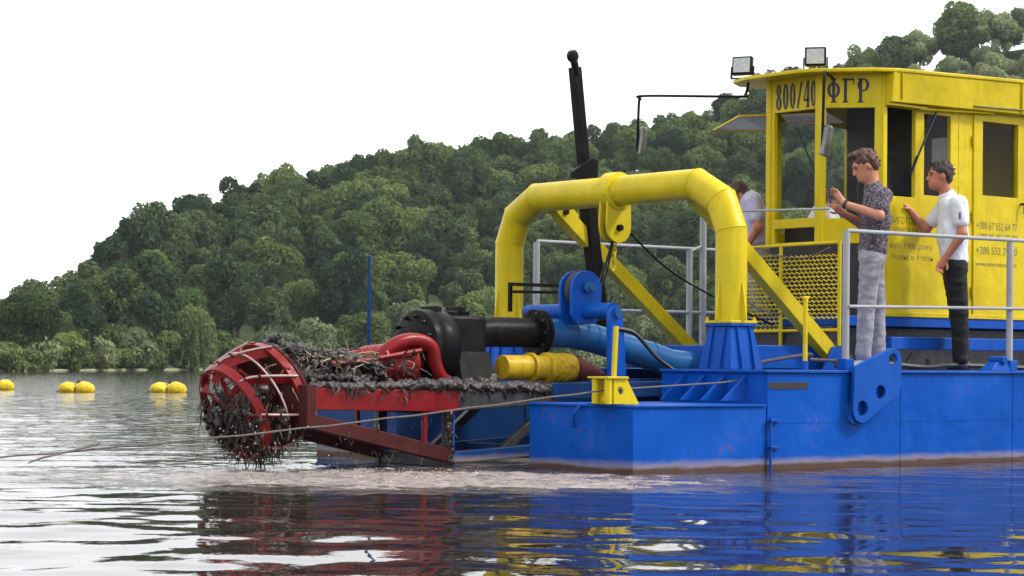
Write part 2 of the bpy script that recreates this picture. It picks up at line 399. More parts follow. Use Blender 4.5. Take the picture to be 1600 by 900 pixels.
# ------------------------------------------------------------------ water
CAM2 = np.array([CAM.x, CAM.y]); RT = np.array([RIGHT.x, RIGHT.y]); FW = np.array([FWD.x, FWD.y])
def land(a, d):                       # a: metres to the right of the viewing line, d: metres along it -> world x, y
    return CAM2[0] + a*RT[0] + d*FW[0], CAM2[1] + a*RT[1] + d*FW[1]
def grow(x0, x1, s0, k):
    out = [x0]; s = s0
    while out[-1] < x1: out.append(out[-1] + s); s *= k
    return out
def make_water():
    ys = list(np.arange(4.5, 20, .055)) + list(np.arange(20, 34, .10)) + grow(34, 80, .16, 1.006) + grow(81, 900, 2.0, 1.06)
    xr = list(np.arange(-7, 9, .06)) + grow(9, 30, .09, 1.012) + grow(31, 900, 1.5, 1.12)
    xl = [-v for v in grow(7.06, 30, .08, 1.012) + grow(31, 900, 1.5, 1.12)][::-1]
    ys = [-300, -60, -10, 2] + ys
    xs = xl + xr
    A, Dd = np.meshgrid(np.array(xs), np.array(ys))
    X, Y = land(A, Dd)
    rng = np.random.default_rng(3); Z = np.zeros_like(X)
    for i in range(46):
        lam = float(np.exp(rng.uniform(math.log(.15), math.log(1.3)))); th = rng.normal(-2.1, 1.2)
        slope = .0085*(1.5 if lam < .35 else 1.1); amp = slope*lam/(2*math.pi); k = 2*math.pi/lam
        env = .5 + .5*np.sin(X*rng.uniform(.1, .5) + Y*rng.uniform(-.5, .5) + rng.uniform(0, 6))
        Z += amp*env*np.sin(k*(X*math.cos(th) + Y*math.sin(th)) + rng.uniform(0, 6.28))
    Z *= np.clip(1.5 - Dd/60, 0, 1)
    # churned water under the dripping cutter
    m = np.exp(-(((X+1.5)/1.5)**2 + ((Y-.7)/1.7)**2))
    Z += m*rng.normal(0, .008, X.shape)
    Z = Z.clip(-.05, .05)
    V = np.stack([X, Y, Z], -1).reshape(-1, 3); nr, nc = X.shape
    i = (np.arange(nr-1)[:, None]*nc + np.arange(nc-1)[None, :]).ravel()
    F = np.stack([i, i+1, i+1+nc, i+nc], 1)
    m, n, l, b = mat('river water')
    pos = n.new('ShaderNodeNewGeometry').outputs['Position']
    cd = n.new('ShaderNodeCameraData')
    b.inputs['Roughness'].default_value = .035; b.inputs['IOR'].default_value = 1.38
    sx = n.new('ShaderNodeSeparateXYZ'); l.new(pos, sx.inputs[0])
    def lin(cx, cy, c0): return nmath(n, l, 'ADD', nmath(n, l, 'ADD', nmath(n, l, 'MULTIPLY', sx.outputs[0], cx), nmath(n, l, 'MULTIPLY', sx.outputs[1], cy)), c0)
    def blob(cx, cy, ang, ra, rb):
        ca, sa = math.cos(ang), math.sin(ang)
        p = lin(ca/ra, sa/ra, -(cx*ca + cy*sa)/ra); q = lin(-sa/rb, ca/rb, -(-cx*sa + cy*ca)/rb)
        return nmath(n, l, 'SUBTRACT', 1.0, nmath(n, l, 'SQRT', nmath(n, l, 'ADD', nmath(n, l, 'MULTIPLY', p, p), nmath(n, l, 'MULTIPLY', q, q))))
    msk = nmath(n, l, 'MAXIMUM', blob(-1.75, .35, -.72, 3.0, 1.75), blob(.6, 2.1, .1, 1.6, 1.0))
    ns = nnoise(n, l, pos, 2.6, 6, .75); fine = nnoise(n, l, nmap(n, l, pos, (1, 1, 1)), 9, 8, .82); fine.node.inputs['Distortion'].default_value = 1.2; ns.node.inputs['Distortion'].default_value = .8
    silt = nramp(n, l, nmath(n, l, 'ADD', msk, nmath(n, l, 'MULTIPLY', nmath(n, l, 'SUBTRACT', ns, .5), 1.5)), [(.0, G(0)), (.45, G(1))])
    foam = nramp(n, l, nmath(n, l, 'ADD', nmath(n, l, 'MULTIPLY', silt, .5), nmath(n, l, 'ADD', nmath(n, l, 'MULTIPLY', fine, .55), nmath(n, l, 'MULTIPLY', ns, .25))), [(.80, G(0)), (.98, G(1))])
    c = nmix(n, l, silt, (.024, .021, .019), (.125, .098, .088))
    c = nmix(n, l, foam, c, (.50, .43, .41))
    l.new(c, b.inputs['Base Color'])
    l.new(nmath(n, l, 'ADD', .02, nmath(n, l, 'ADD', nmath(n, l, 'MULTIPLY', silt, .08), nmath(n, l, 'MULTIPLY', foam, .4))), b.inputs['Roughness'])
    rip = nnoise(n, l, pos, 9.0, 3, .55); chop = nnoise(n, l, pos, 5.5, 3, .5); far = nnoise(n, l, nmap(n, l, pos, (.9, .9, .9)), 1.3, 4, .6)
    farw = nramp(n, l, nmath(n, l, 'DIVIDE', cd.outputs['View Distance'], 100.0), [(.18, G(0)), (.5, G(1))])
    hh = nmath(n, l, 'ADD', nmath(n, l, 'MULTIPLY', rip, nmath(n, l, 'ADD', .0008, nmath(n, l, 'MULTIPLY', silt, .012))), nmath(n, l, 'MULTIPLY', nmath(n, l, 'MULTIPLY', far, farw), .05))
    chw = nramp(n, l, nmath(n, l, 'DIVIDE', cd.outputs['View Distance'], 100.0), [(.13, G(0)), (.20, G(1)), (.7, G(1))])
    hh = nmath(n, l, 'ADD', hh, nmath(n, l, 'MULTIPLY', nmath(n, l, 'MULTIPLY', chop, chw), .010))
    hh = nmath(n, l, 'ADD', hh, nmath(n, l, 'MULTIPLY', foam, .01))
    nbump(n, l, hh, 1.0, 1.0, b)
    o = np_object('water', V, F, m); tag(o, kind='structure')
    return o
make_water()

# ------------------------------------------------------------------ hill, far bank, trees
SKY_PX = [(-400, 500), (-60, 492), (0, 485), (30, 440), (110, 424), (160, 402), (200, 345), (240, 318), (290, 290), (330, 270), (380, 264), (420, 246), (520, 254), (560, 236), (640, 215), (700, 202), (760, 212), (850, 192), (920, 196), (980, 180), (1100, 150), (1150, 132), (1250, 100), (1300, 76), (1400, 46), (1440, 26), (1500, 4), (1600, -14), (1800, -60), (2300, -120)]
SPX = np.array([p for p, _ in SKY_PX], float); SPY = np.array([q for _, q in SKY_PX], float)
def bearing_data(t):                  # t = bearing (lateral / forward) of a line from the near bank
    px = 800 + 3400*t
    top = (568 + .007*(px-800) - np.interp(px, SPX, SPY))/3400          # elevation of the wooded skyline
    shore = np.interp(px, [-900, 0, 320, 800, 2300], [128, 152, 205, 235, 240])
    ridge = shore + np.interp(px, [-400, 0, 250, 700, 1600], [25, 30, 60, 80, 95])
    return top, shore, ridge
def ground_z(t, d):
    top, shore, ridge = bearing_data(t)
    zr = np.maximum(.9, top*ridge + .8 - np.interp(top, [.02, .05, .09, .16], [6.0, 7.6, 8.2, 8.6]))
    s = np.clip((d - shore)/(ridge - shore), 0, 1)
    z = .12 + (zr - .12)*(s**1.15*(1 - .25*s) + .25*s**2.15)
    z = np.where(d < shore, -1.6 + 1.72*np.clip((d - shore + 2)/2, 0, 1), z)
    return np.where(d > ridge, zr - .06*(d - ridge), z)
def make_hill():
    ts = np.linspace(-.55, .62, 240); rel = np.concatenate([np.array([-8, -5, -3, -1.5, -.5, 0]), np.linspace(.6, 110, 70), np.array([150, 260, 500])])
    T, Q = np.meshgrid(ts, rel); _, sh, _ = bearing_data(T); Dd = sh + Q
    Z = ground_z(T, Dd); X, Y = land(T*Dd, Dd)
    Z = Z + np.where(Q > 1, .5*np.sin(X*.31 + 1)*np.sin(Y*.27), 0)
    V = np.stack([X, Y, Z], -1).reshape(-1, 3); nr, nc = X.shape
    i = (np.arange(nr-1)[:, None]*nc + np.arange(nc-1)[None, :]).ravel(); F = np.stack([i, i+1, i+1+nc, i+nc], 1)
    m, n, l, b = mat('wooded ground')
    pos = n.new('ShaderNodeNewGeometry').outputs['Position']; sx = n.new('ShaderNodeSeparateXYZ'); l.new(pos, sx.inputs[0])
    f = nnoise(n, l, pos, .35, 5)
    c = nramp(n, l, f, [(.3, (.03, .045, .016)), (.7, (.07, .095, .032))])
    fz = nramp(n, l, nmath(n, l, 'ADD', sx.outputs[2], nmath(n, l, 'MULTIPLY', f, .3)), [(.24, G(1)), (.34, G(0))])
    c = nmix(n, l, fz, c, (.24, .24, .15)); l.new(c, b.inputs['Base Color']); b.inputs['Roughness'].default_value = .95
    return tag(np_object('hill', V, F, m), kind='structure')
make_hill()

def leaf_quads(P, N, size, rng, aspect=1.5):
    n = len(P); r = rng.normal(size=(n, 3)); a = np.cross(N, r); a /= np.linalg.norm(a, axis=1)[:, None] + 1e-9
    b = np.cross(N, a); b /= np.linalg.norm(b, axis=1)[:, None] + 1e-9
    s = size*rng.uniform(.55, 1.25, n)[:, None]; a = a*s*aspect*.5; b = b*s*.5
    V = np.stack([P-a, P-b*1.0, P+a, P+b*1.0], 1).reshape(-1, 3)
    return V, np.arange(4*n).reshape(n, 4)
def crown_data(seed, rad, hgt, base, n, size, lobes=15, spread=.62, lob=(.34, .52), hang=0):
    rng = np.random.default_rng(seed); P = []; N = []
    cs = []
    while len(cs) < lobes:
        q = rng.uniform(-1, 1, 3)
        if q @ q < 1 and q[2] > -.7: cs.append(q*spread)
    cs = np.array(cs); rr = rng.uniform(*lob, lobes)
    w = rr**2; w /= w.sum(); which = rng.choice(lobes, n, p=w)
    d = rng.normal(size=(n, 3)); d[:, 2] += .25; d /= np.linalg.norm(d, axis=1)[:, None]
    bump = 1 + .16*np.sin(d[:, 0]*9 + which*2.1) * np.sin(d[:, 1]*8 + which) * np.cos(d[:, 2]*7)
    rd = rr[which]*bump*(1 - .42*rng.random(n)**2.2)
    u = cs[which] + d*rd[:, None]
    P = u*np.array([rad, rad, hgt/2]) + np.array([0, 0, base + hgt/2])
    if hang: P[:, 2] -= hang*rng.random(n)**.7
    Nn = d + rng.normal(size=(n, 3))*.55; Nn /= np.linalg.norm(Nn, axis=1)[:, None]
    return leaf_quads(P, Nn, size, rng)
def trunk_mesh(seed, h, r, crown_r):
    rng = random.Random(seed); b = MB(); lean = rng.uniform(-.4, .4)
    b.tube([(0, 0, -.6), (lean*.2, 0, h*.25), (lean*.6, .1, h*.55), (lean, .2, h*.85)], [r*1.25, r*.9, r*.6, r*.2], 8)
    for i in range(6):
        a = i*1.05 + rng.uniform(-.3, .3); z = h*rng.uniform(.3, .6); L = crown_r*rng.uniform(.5, .8)
        b.tube([(lean*.5, .1, z), (lean*.5 + math.cos(a)*L*.5, math.sin(a)*L*.5, z + L*.45), (lean*.5 + math.cos(a)*L, math.sin(a)*L, z + L*.8)], [r*.5, r*.33, r*.1], 6)
    return b
def mesh_only(o):
    me = o.data; bpy.data.objects.remove(o); return me
CROWNS = {}
def variant(key, n_var, mat_name, **kw):
    out = []
    for i in range(n_var):
        V, F = crown_data(hash_seed(key) + i, **kw)
        out.append((mesh_only(np_object('crown', V, F, mat_name, smooth=False)),
                    mesh_only(trunk_mesh(hash_seed(key) + i, kw['base'] + kw['hgt'], max(.07, .05*kw['rad']), kw['rad']).build('trunk', 'bark'))))
    CROWNS[key] = out
def hash_seed(k): return sum(ord(c)*(i+3) for i, c in enumerate(k))
variant('broad', 6, 'leaf', rad=4.4, hgt=8.4, base=1.2, n=9500, size=.34, lobes=30, spread=.76, lob=(.16, .40))
variant('deep', 5, 'leaf_dark', rad=4.2, hgt=9.2, base=1.2, n=9500, size=.34, lobes=30, spread=.76, lob=(.16, .38))
variant('grey', 3, 'leaf_grey', rad=4.2, hgt=7.6, base=1.2, n=8000, size=.34, lobes=26, spread=.76, lob=(.18, .36))
variant('bush', 4, 'leaf_bush', rad=1.9, hgt=2.9, base=.0, n=2600, size=.26, lobes=10)
variant('greybush', 2, 'leaf_grey', rad=2.3, hgt=3.6, base=.1, n=3200, size=.26, lobes=12)
def plant(name, key, vi, t, d, scale, rz, label, group, cat='tree', dz=0, sz=1.0):
    x, y = land(t*d, d); z = float(ground_z(np.array([t]), np.array([d]))[0]) + dz
    root = empty(name, (x, y, z), rz); root.scale = (scale*(.88 + .24*((vi*37 % 10)/10)), scale, scale*sz)
    cm, tm = CROWNS[key][vi % len(CROWNS[key])]
    for nm, me in (('crown' if cat == 'tree' else 'foliage', cm), ('trunk' if cat == 'tree' else 'stem', tm)):
        o = bpy.data.objects.new(nm, me); COL.objects.link(o); o.parent = root
    return tag(root, label, cat, group)
KEYLAB = {'broad': ('broadleaf_tree', 'mid green rounded broadleaf tree among the wood on the far hillside', 'mid green hillside trees'),
          'deep': ('broadleaf_tree', 'dark green dense broadleaf tree among the wood on the far hillside', 'dark green hillside trees'),
          'grey': ('willow_tree', 'pale grey green willow high on the hillside behind the yellow cabin', 'grey green willows')}
def make_forest():
    rng = random.Random(11); n = 0
    def put(tt, d, sc, key, px, rel):
        where = 'on the skyline of the' if rel > .85 else ('at the foot of the' if rel < .18 else 'midway up the')
        beside = 'above the buoys' if px < 330 else ('above the red cutter' if px < 640 else ('left of the black mast' if px < 880 else ('behind the yellow gantry' if px < 1180 else 'behind the yellow cabin')))
        look = {'broad': 'mid green tree', 'deep': 'dark green tree', 'grey': 'pale grey green willow'}[key]
        zz = float(ground_z(np.array([tt]), np.array([d]))[0]); top = float(bearing_data(np.array([tt]))[0][0])
        sc = min(sc, max(.38, (top*d + .8 - zz)/9.9*rng.uniform(.88, 1.06)))
        plant(KEYLAB[key][0], key, rng.randrange(40), tt, d, sc, rng.uniform(0, 6.28), ('small ' if sc < .7 else ('large ' if sc > .9 else '')) + f'{look} {where} wooded hill {beside}', KEYLAB[key][2], sz=rng.uniform(.85, 1.15))
    # a closed row along the skyline
    t = -.236
    while t < .262:
        tt = t + rng.uniform(-.004, .004); _, sh, rd = (float(v[0]) for v in bearing_data(np.array([tt]))); px = 800 + 3400*tt
        p = rng.random(); key = 'grey' if px > 1400 and p < .85 else ('deep' if p < .4 else 'broad')
        if not -70 < px < 16: put(tt, rd - rng.uniform(-1, 3), rng.uniform(.6, .98)*(.8 if px < 150 else 1), key, px, 1.0); n += 1
        t += rng.uniform(3.0, 4.6)/rd
    row = 0; q = 3.0
    while q < 100:
        t = -.325 + (row % 2)*.012
        while t < .275:
            tt = t + rng.uniform(-.006, .006)
            _, sh, rd = (float(v[0]) for v in bearing_data(np.array([tt])))
            qq = q + rng.uniform(-1.8, 1.8)
            px = 800 + 3400*tt
            if qq < 9 and any(a < px < c for a, c in ((250, 352), (585, 722), (445, 522), (955, 1060))): t += 5.6/(215 + q); continue
            if sh + qq < rd + 2.5 and not -70 < px < 16:
                rel = qq/(rd - sh)
                p = rng.random()
                key = 'broad' if p < .62 else 'deep'
                if px < 420 and p > .35: key = 'deep'
                if px > 1380 and rel > .45 and p < .8: key = 'grey'
                if 1230 < px <= 1380 and rel > .6 and p < .2: key = 'grey'
                nm, lb, gp = KEYLAB[key]
                sc = rng.uniform(.62, 1.0)
                if px < 150: sc *= .8
                put(tt, sh + qq, sc, key, px, rel); n += 1
            t += (5.7 if q < 40 else 6.3)/(215 + q)
        q += 5.8; row += 1
    for i in range(96):
        tt = -.27 + i*.54/96 + rng.uniform(-.003, .003)
        _, sh, rd = (float(v[0]) for v in bearing_data(np.array([tt])))
        k = rng.random(); key = 'greybush' if k < .3 else 'bush'
        if 255 < 800 + 3400*tt < 345: continue
        plant('bank_shrub', key, rng.randrange(4), tt, sh + rng.uniform(-.2, 2.2), rng.uniform(.55, 1.25), rng.uniform(0, 6.28),
              'pale grey green shrub at the foot of the wooded far bank' if key == 'greybush' else 'bright green leafy shrub at the foot of the wooded far bank',
              'pale shrubs along the bank' if key == 'greybush' else 'green shrubs along the bank', 'shrub', dz=-.45, sz=rng.uniform(.8, 1.2))
    for i in range(16):
        tt = (30 + i*14 - 800)/3400; _, sh, rd = (float(v[0]) for v in bearing_data(np.array([tt])))
        plant('bank_shrub', 'bush', i, tt, sh + 5 + (i % 3)*4, rng.uniform(1.0, 1.5), rng.uniform(0, 6.28), 'tall green shrub filling the gap under the trees above the buoys', 'tall shrubs above the buoys', 'shrub')
    return n
NTREES = make_forest()
def weeping(t, q, label):
    rng = np.random.default_rng(5); P = []; N = []
    for i in range(430):
        a = rng.uniform(0, 6.28); r = 2.0*rng.random()**.5; zt = 6.7 - .42*r*r + rng.normal()*.2
        L = rng.uniform(1.2, 4.9); m = int(L/.075); k = np.arange(m)/m
        x = math.cos(a)*(r + .35*k) + .06*np.sin(k*9 + a*7); y = math.sin(a)*(r + .35*k) + .06*np.cos(k*8 + i)
        P.append(np.stack([x, y, zt - L*k], 1)); N.append(rng.normal(size=(m, 3)))
    P = np.concatenate(P); N = np.concatenate(N); N /= np.linalg.norm(N, axis=1)[:, None]
    V, F = leaf_quads(P, N, .19, rng, 2.2)
    _, sh, _ = (float(v[0]) for v in bearing_data(np.array([t]))); x, y = land(t*(sh+q), sh+q)
    root = empty('weeping_willow', (x, y, float(ground_z(np.array([t]), np.array([sh+q]))[0])))
    np_object('crown', V, F, 'leaf_willow', root, smooth=False); trunk_mesh(4, 6.4, .2, 1.6).build('trunk', 'bark', root)
    tag(root, label, 'tree')
weeping((300-800)/3400, -1.2, 'pale weeping willow hanging over the water left of the red cutter')
for px, q, sc, key, lb in ((655, 1.5, 1.2, 'grey', 'large pale green rounded willow behind the black dredge pump'),
                           (480, .6, 1.35, 'greybush', 'low pale rounded willow bush behind the red cutter'),
                           (1010, 2.5, .95, 'grey', 'pale green willow at the hill foot beneath the yellow gantry')):
    t = (px-800)/3400; sh = float(bearing_data(np.array([t]))[1][0])
    plant('willow_tree', key, 1, t, sh + q, sc*(.8 if key == 'grey' else 1), 1.3, lb, None)

def far_house():
    t = (-4-800)/3400; d = 178; x, y = land(t*d, d); root = empty('far_house', (x, y, .9), YAW - R(90))
    MB().box((-2.6, -2, -1), (1.1, 2, 3.2)).build('wall', 'stone_pink', root)
    b = MB(); b.add([(-2.9,-2.3,3.2),(1.4,-2.3,3.2),(1.4,2.3,3.2),(-2.9,2.3,3.2),(-2.9,0,4.9),(1.4,0,4.9)], [(0,1,5,4),(2,3,4,5),(1,2,5),(3,0,4),(0,3,2,1)]); b.build('roof', 'roof_brown', root)
    for wx in (-1.9, -.5): MB().box((wx, -2.04, 1.2), (wx+.8, -1.99, 2.3)).build('window', 'pane_dark', root)
    tag(root, 'pale pink house half hidden at the left end of the far bank', 'house')
far_house()

# ------------------------------------------------------------------ the dredger
DECK = .765
D = tag(empty('dredger', (4, 2, 0)), 'blue and yellow cutter suction dredger with its red cutter raised from the river', 'dredger')
D.location = (0, 0, 0)
def part(b, name, m, parent=None, bevel=.006, **k): return b.build(name, m, D if parent is None else parent, bevel, **k)

# hulls and front pontoons
hull = part(MB().box((1.40, 0, -.5), (9.6, 1.2, DECK-.016)), 'side_hull', 'blue_hull')
part(MB().box((1.37, -.022, DECK-.016), (9.6, 1.2, DECK+.006)), 'deck_plate', 'blue', hull, .004)
for x in (2.95, 4.4, 5.85): part(MB().bar((x,-.001,-.2), (x,-.001,DECK-.02), .009, .006, up=(0,1,0)), 'weld_seam', 'blue_hull', hull, 0)
part(MB().bar((1.45,-.001,.36), (9.5,-.001,.355), .004, .007), 'weld_seam', 'blue_hull', hull, 0)
for y in (.22, .45, .68, .91): part(MB().add([(1.40,y,.53),(1.12,y,.53),(1.40,y,.74),(1.40,y+.012,.53),(1.12,y+.012,.53),(1.40,y+.012,.74)], [(0,1,2),(3,5,4),(0,3,4,1),(1,4,5,2),(2,5,3,0)]), 'bulkhead_gusset', 'blue', hull, 0)
part(MB().box((1.41, -.004, .622), (1.85, .01, .676)), 'vent_slot', 'dark', hull, .002)
far = part(MB().box((1.40, 2.95, -.5), (9.6, 4.15, DECK-.016)), 'side_hull', 'blue_dirty_shaded')
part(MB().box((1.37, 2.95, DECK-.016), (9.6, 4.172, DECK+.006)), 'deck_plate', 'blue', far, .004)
mid = part(MB().box((3.3, 1.204, -.45), (9.6, 2.946, DECK-.03)), 'centre_hull', 'blue_dirty_shaded')
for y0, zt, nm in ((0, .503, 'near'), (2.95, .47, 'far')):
    p = part(MB().box((0, y0, -.4), (1.385, y0+1.195, zt-.014)), 'pontoon', 'blue_hull' if nm == 'near' else 'blue_dirty_shaded')
    part(MB().box((-.018, y0-.018, zt-.014), (1.37, y0+1.21, zt+.004)), 'deck_plate', 'blue', p, .003)
    if nm == 'near':
        for z in (.39, .182): part(MB().plate([(0,-.02),(.12,-.02),(.13,.01),(.10,.05),(0,.05)], [], (1.385, -.01, z), (1,0,0), (0,-1,0), .018), 'hinge_lug', 'blue', p, .002)
        part(MB().cyl((1.405, -.03, -.12), (1.405, -.03, .405), .012, seg=10), 'hinge_pin', 'blue', p, 0)
        # mooring hook on the front plate
        part(MB().stube([(-.012,.58,.49),(-.05,.60,.44),(-.03,.64,.38),(-.012,.66,.33)], .012, 8), 'hook', 'blue', p, 0)
# lifting lug plate welded on the hull side
lug = [(2.29,.47),(2.30,.41),(2.34,.365),(2.41,.348),(2.48,.372),(2.80,.555),(2.85,.60),(2.87,.66),(2.87,.87),(2.845,.925),(2.79,.955),(2.73,.95),(2.31,.80)]
b = MB().plate(lug, [circ(2.405,.468,.062,20), circ(2.62,.598,.056,20), circ(2.765,.86,.05,20)], (0,-.045,0), (1,0,0), (0,0,1), .032)
lugp = part(b, 'lifting_lug', 'blue', None, .005)
for cx, cz, r in ((2.405,.468,.05), (2.62,.598,.045)): part(MB().lathe([(0,r),(.012,r),(.014,r*.3)], (cx,-.001,cz), (0,-1,0), 20), 'hole_backing', 'blue', lugp, 0)
part(MB().tube([(2.29,-.0,.47),(2.30,-.0,.40),(2.35,-.0,.352),(2.41,-.0,.335),(2.49,-.0,.36),(2.81,-.0,.545),(2.865,-.0,.60)], .012, 6), 'weld_bead', 'blue', lugp, 0)
# deck cleat with pad near the frame's right edge
b = MB().frustum((4.30,.10,DECK+.006), (.16,.07), (4.32,.10,DECK+.085), (.07,.05)); b.cyl((4.32,.02,DECK+.10), (4.32,.18,DECK+.10), .035)
part(b, 'deck_cleat', 'blue')

# gantry
GX = 1.65; YL, YR = 3.5, .66
pth = [(GX,YR,1.16),(GX,YR,1.89),(GX,.775,2.135),(GX,1.06,2.285),(GX,3.10,2.285),(GX,3.385,2.135),(GX,YL,1.89),(GX,YL,1.16)]
gan = part(MB().tube(pth, .128, 32), 'gantry', 'yellow', None, 0, smooth=20)
for i in range(1, 7):
    p = Vector(pth[i]); t = ((Vector(pth[i+1])-p).normalized() + (p-Vector(pth[i-1])).normalized()).normalized()
    a = t.cross(Vector((1,0,0))).normalized(); c = Vector((1,0,0)); k = 1/ t.dot((Vector(pth[i+1])-p).normalized())
    part(MB().tube([p + (a*math.cos(R(12*j))*k + c*math.sin(R(12*j)))*.1275 for j in range(30)], .0045, 6, closed=True), 'weld_seam', 'yellow', gan, 0)
for y in (YR, YL):
    part(MB().box((GX-.15,y-.15,1.142), (GX+.15,y+.15,1.164)), 'leg_flange', 'yellow', gan, .004)
    for ang in range(0, 360, 90):
        a = R(ang); ex = Vector((math.cos(a), math.sin(a), 0)); tv = Vector((-ex.y, ex.x, 0))
        part(MB().plate([(.12,0),(.175,0),(.175,.03),(.135,.30),(.12,.33)], [], Vector((GX,y,1.164)) - tv*.006, ex, (0,0,1), -.012), 'gusset', 'yellow', gan, .002)
    ped = part(MB().frustum((GX,y,DECK+.008), (.185,.185), (GX,y,1.118), (.125,.125)), 'pedestal', 'blue', None, .006)
    part(MB().box((GX-.148,y-.148,1.118), (GX+.148,y+.148,1.140)), 'top_flange', 'blue', ped, .004)
    for sx, sy in ((0,-1), (-1,0), (0,1), (1,0)):
        for o in (-.07, .07):
            n_ = Vector((sx, sy, 0)); tv = Vector((-sy, sx, 0)); c0 = Vector((GX, y, 0)) + tv*o
            part(MB().add([c0+n_*.18+Vector((0,0,DECK+.008)), c0+n_*.212+Vector((0,0,DECK+.008)), c0+n_*.142+Vector((0,0,1.117)), c0+n_*.12+Vector((0,0,1.117)),
                           c0+tv*.012+n_*.18+Vector((0,0,DECK+.008)), c0+tv*.012+n_*.212+Vector((0,0,DECK+.008)), c0+tv*.012+n_*.142+Vector((0,0,1.117)), c0+tv*.012+n_*.12+Vector((0,0,1.117))],
                          [(0,1,2,3),(4,7,6,5),(0,4,5,1),(1,5,6,2),(2,6,7,3),(3,7,4,0)]), 'rib', 'blue', ped, 0)
    for sx in (-1, 1):
        for sy in (-1, 0, 1):
            if sx or sy: part(MB().lathe([(0,.014),(.02,.014),(.02,.008),(.032,.008)], (GX+sx*.132, y+sy*.132, 1.164), (0,0,1), 8), 'bolt', 'yellow', gan, 0)
for y, x1, z1 in ((1.19, 3.40, .90), (3.0, 3.47, .93)):
    br = part(MB().bar((1.76,y,2.21), (x1,y,z1), .11, .13), 'brace', 'yellow')
    part(MB().bar((1.72,y-.075,2.245), (1.93,y-.075,2.08), .014, .15), 'lug', 'yellow', br, .003)
    part(MB().cyl((1.82,y-.10,2.16), (1.82,y+.10,2.16), .028, seg=14), 'pin', 'black', br, 0)
    part(MB().plate([(-.16,0),(.20,0),(.12,.20),(-.04,.20)], [], (x1-.02,y+.062,DECK+.007), (1,0,0), (0,0,1), .02), 'foot_bracket', 'blue', br, .003)
    part(MB().plate([(-.16,0),(.20,0),(.12,.20),(-.04,.20)], [], (x1-.02,y-.062,DECK+.007), (1,0,0), (0,0,1), .02), 'foot_bracket', 'blue', br, .003)
# hoisting eye under the beam
HY_ = 2.07
eye = part(MB().lathe([(-.07,.15),(-.068,.162),(.068,.162),(.07,.15)], (GX,HY_,2.285), (0,1,0), 32), 'beam_collar', 'yellow', None, .003)
outl = [(-.13,2.22),(.13,2.22),(.14,2.02)] + [(.14*math.cos(R(a)), 1.98+.14*math.sin(R(a))) for a in range(0,-181,-20)] + [(-.14,2.02)]
for y in (HY_-.055, HY_+.035):
    part(MB().plate(outl[::-1], [circ(0,1.97,.03,12)], (GX,y+.02,0), (1,0,0), (0,0,1), .02), 'cheek_plate', 'yellow', eye, .003)
part(MB().lathe([(0,.11),(.012,.09),(.024,.11)], (GX,HY_-.012,1.99), (0,1,0), 24), 'sheave', 'machine', eye, 0)
part(MB().cyl((GX,HY_-.085,1.97), (GX,HY_+.085,1.97), .028, seg=12), 'pin', 'black', eye, 0)
b = MB()
for i in range(5):
    z = 1.90 - i*.062; a = Vector((0,1,0)) if i % 2 else Vector((1,0,0)); c = Vector((GX-.005*i, HY_, z))
    b.tube([c + a*.022*math.cos(R(30*j)) + Vector((0,0,.048*math.sin(R(30*j)))) for j in range(12)], .009, 6, closed=True)
part(b, 'chain', 'yellow', eye, 0)
b = MB()
b.stube([(GX-.02,HY_-.02,1.95),(GX-.10,HY_-.04,1.75),(1.40,1.99,1.50),(1.22,1.93,1.44)], .010, 8)
b.stube([(GX+.02,HY_+.03,1.95),(1.58,HY_-.02,1.72),(1.45,2.0,1.48),(1.26,1.96,1.30)], .010, 8)
b.stube([(GX+.09,HY_,2.0),(2.3,2.02,1.6),(3.2,1.95,1.25),(3.7,1.9,1.1)], .009, 8)
part(b, 'hoist_cable', 'black', None, 0)

# spud mast
b = MB(); b.bar((2.10,2.98,2.45), (1.985,3.0,3.47), .085, .095, up=(0,1,0)); b.bar((2.30,2.94,.9), (2.09,2.98,2.5), .115, .12, up=(0,1,0))
mast = part(b, 'spud_mast', 'black', None, .008)
part(MB().plate([(-.22,0),(.10,0),(.10,.17),(.03,.20),(-.20,.06)], [], (2.06,2.90,2.46), (1,0,0), (0,0,1), .03), 'bracket', 'black', mast, .004)
b = MB(); b.tube([(1.975,2.96,3.40),(1.945,2.96,3.50),(1.925,2.96,3.545)], [.03,.035,.03], 8); b.lathe([(-.03,.03),(-.02,.055),(.02,.055),(.03,.03)], (1.925,2.96,3.56), (0,1,0), 16)
part(b, 'top_shackle', 'black', mast, 0)

# ladder (the hinged boom), pump, pipes
LY0, LY1 = 1.62, 2.52
lad = empty('cutter_ladder', (0, 0, 0), 0, D)
for y in (LY0, LY1):
    part(MB().bar((-1.80,y,.537), (-.40,y,.510), .10, .165), 'front_beam', 'beam_red', lad)
    part(MB().bar((-.40,y,.510), (.55,y,.56), .09, .15), 'mid_beam', 'machine', lad)
    part(MB().bar((.55,y,.585), (2.7,y,.62), .10, .13), 'rear_beam', 'blue_dirty_shaded', lad)
    part(MB().bar((-1.76,y,.37), (-.46,y,.085), .09, .11), 'lower_chord', 'muddy_red', lad)
    part(MB().bar((-.48,y,-.15), (-.48,y,.47), .06, .07), 'post', 'machine', lad)
    part(MB().bar((-.43,y,-.1), (-.43,y,.50), .02, .05), 'post_strip', 'blue', lad)
    part(MB().bar((-.70,y,.12), (-.70,y,.44), .03, .04), 'strut', 'red', lad, .002)
    part(MB().bar((.05,y,.10), (.62,y,.52), .06, .07), 'knee_brace', 'machine', lad)
    part(MB().bar((-.45,y,.07), (1.2,y,.16), .07, .09), 'lower_rail', 'blue_dirty_shaded', lad)
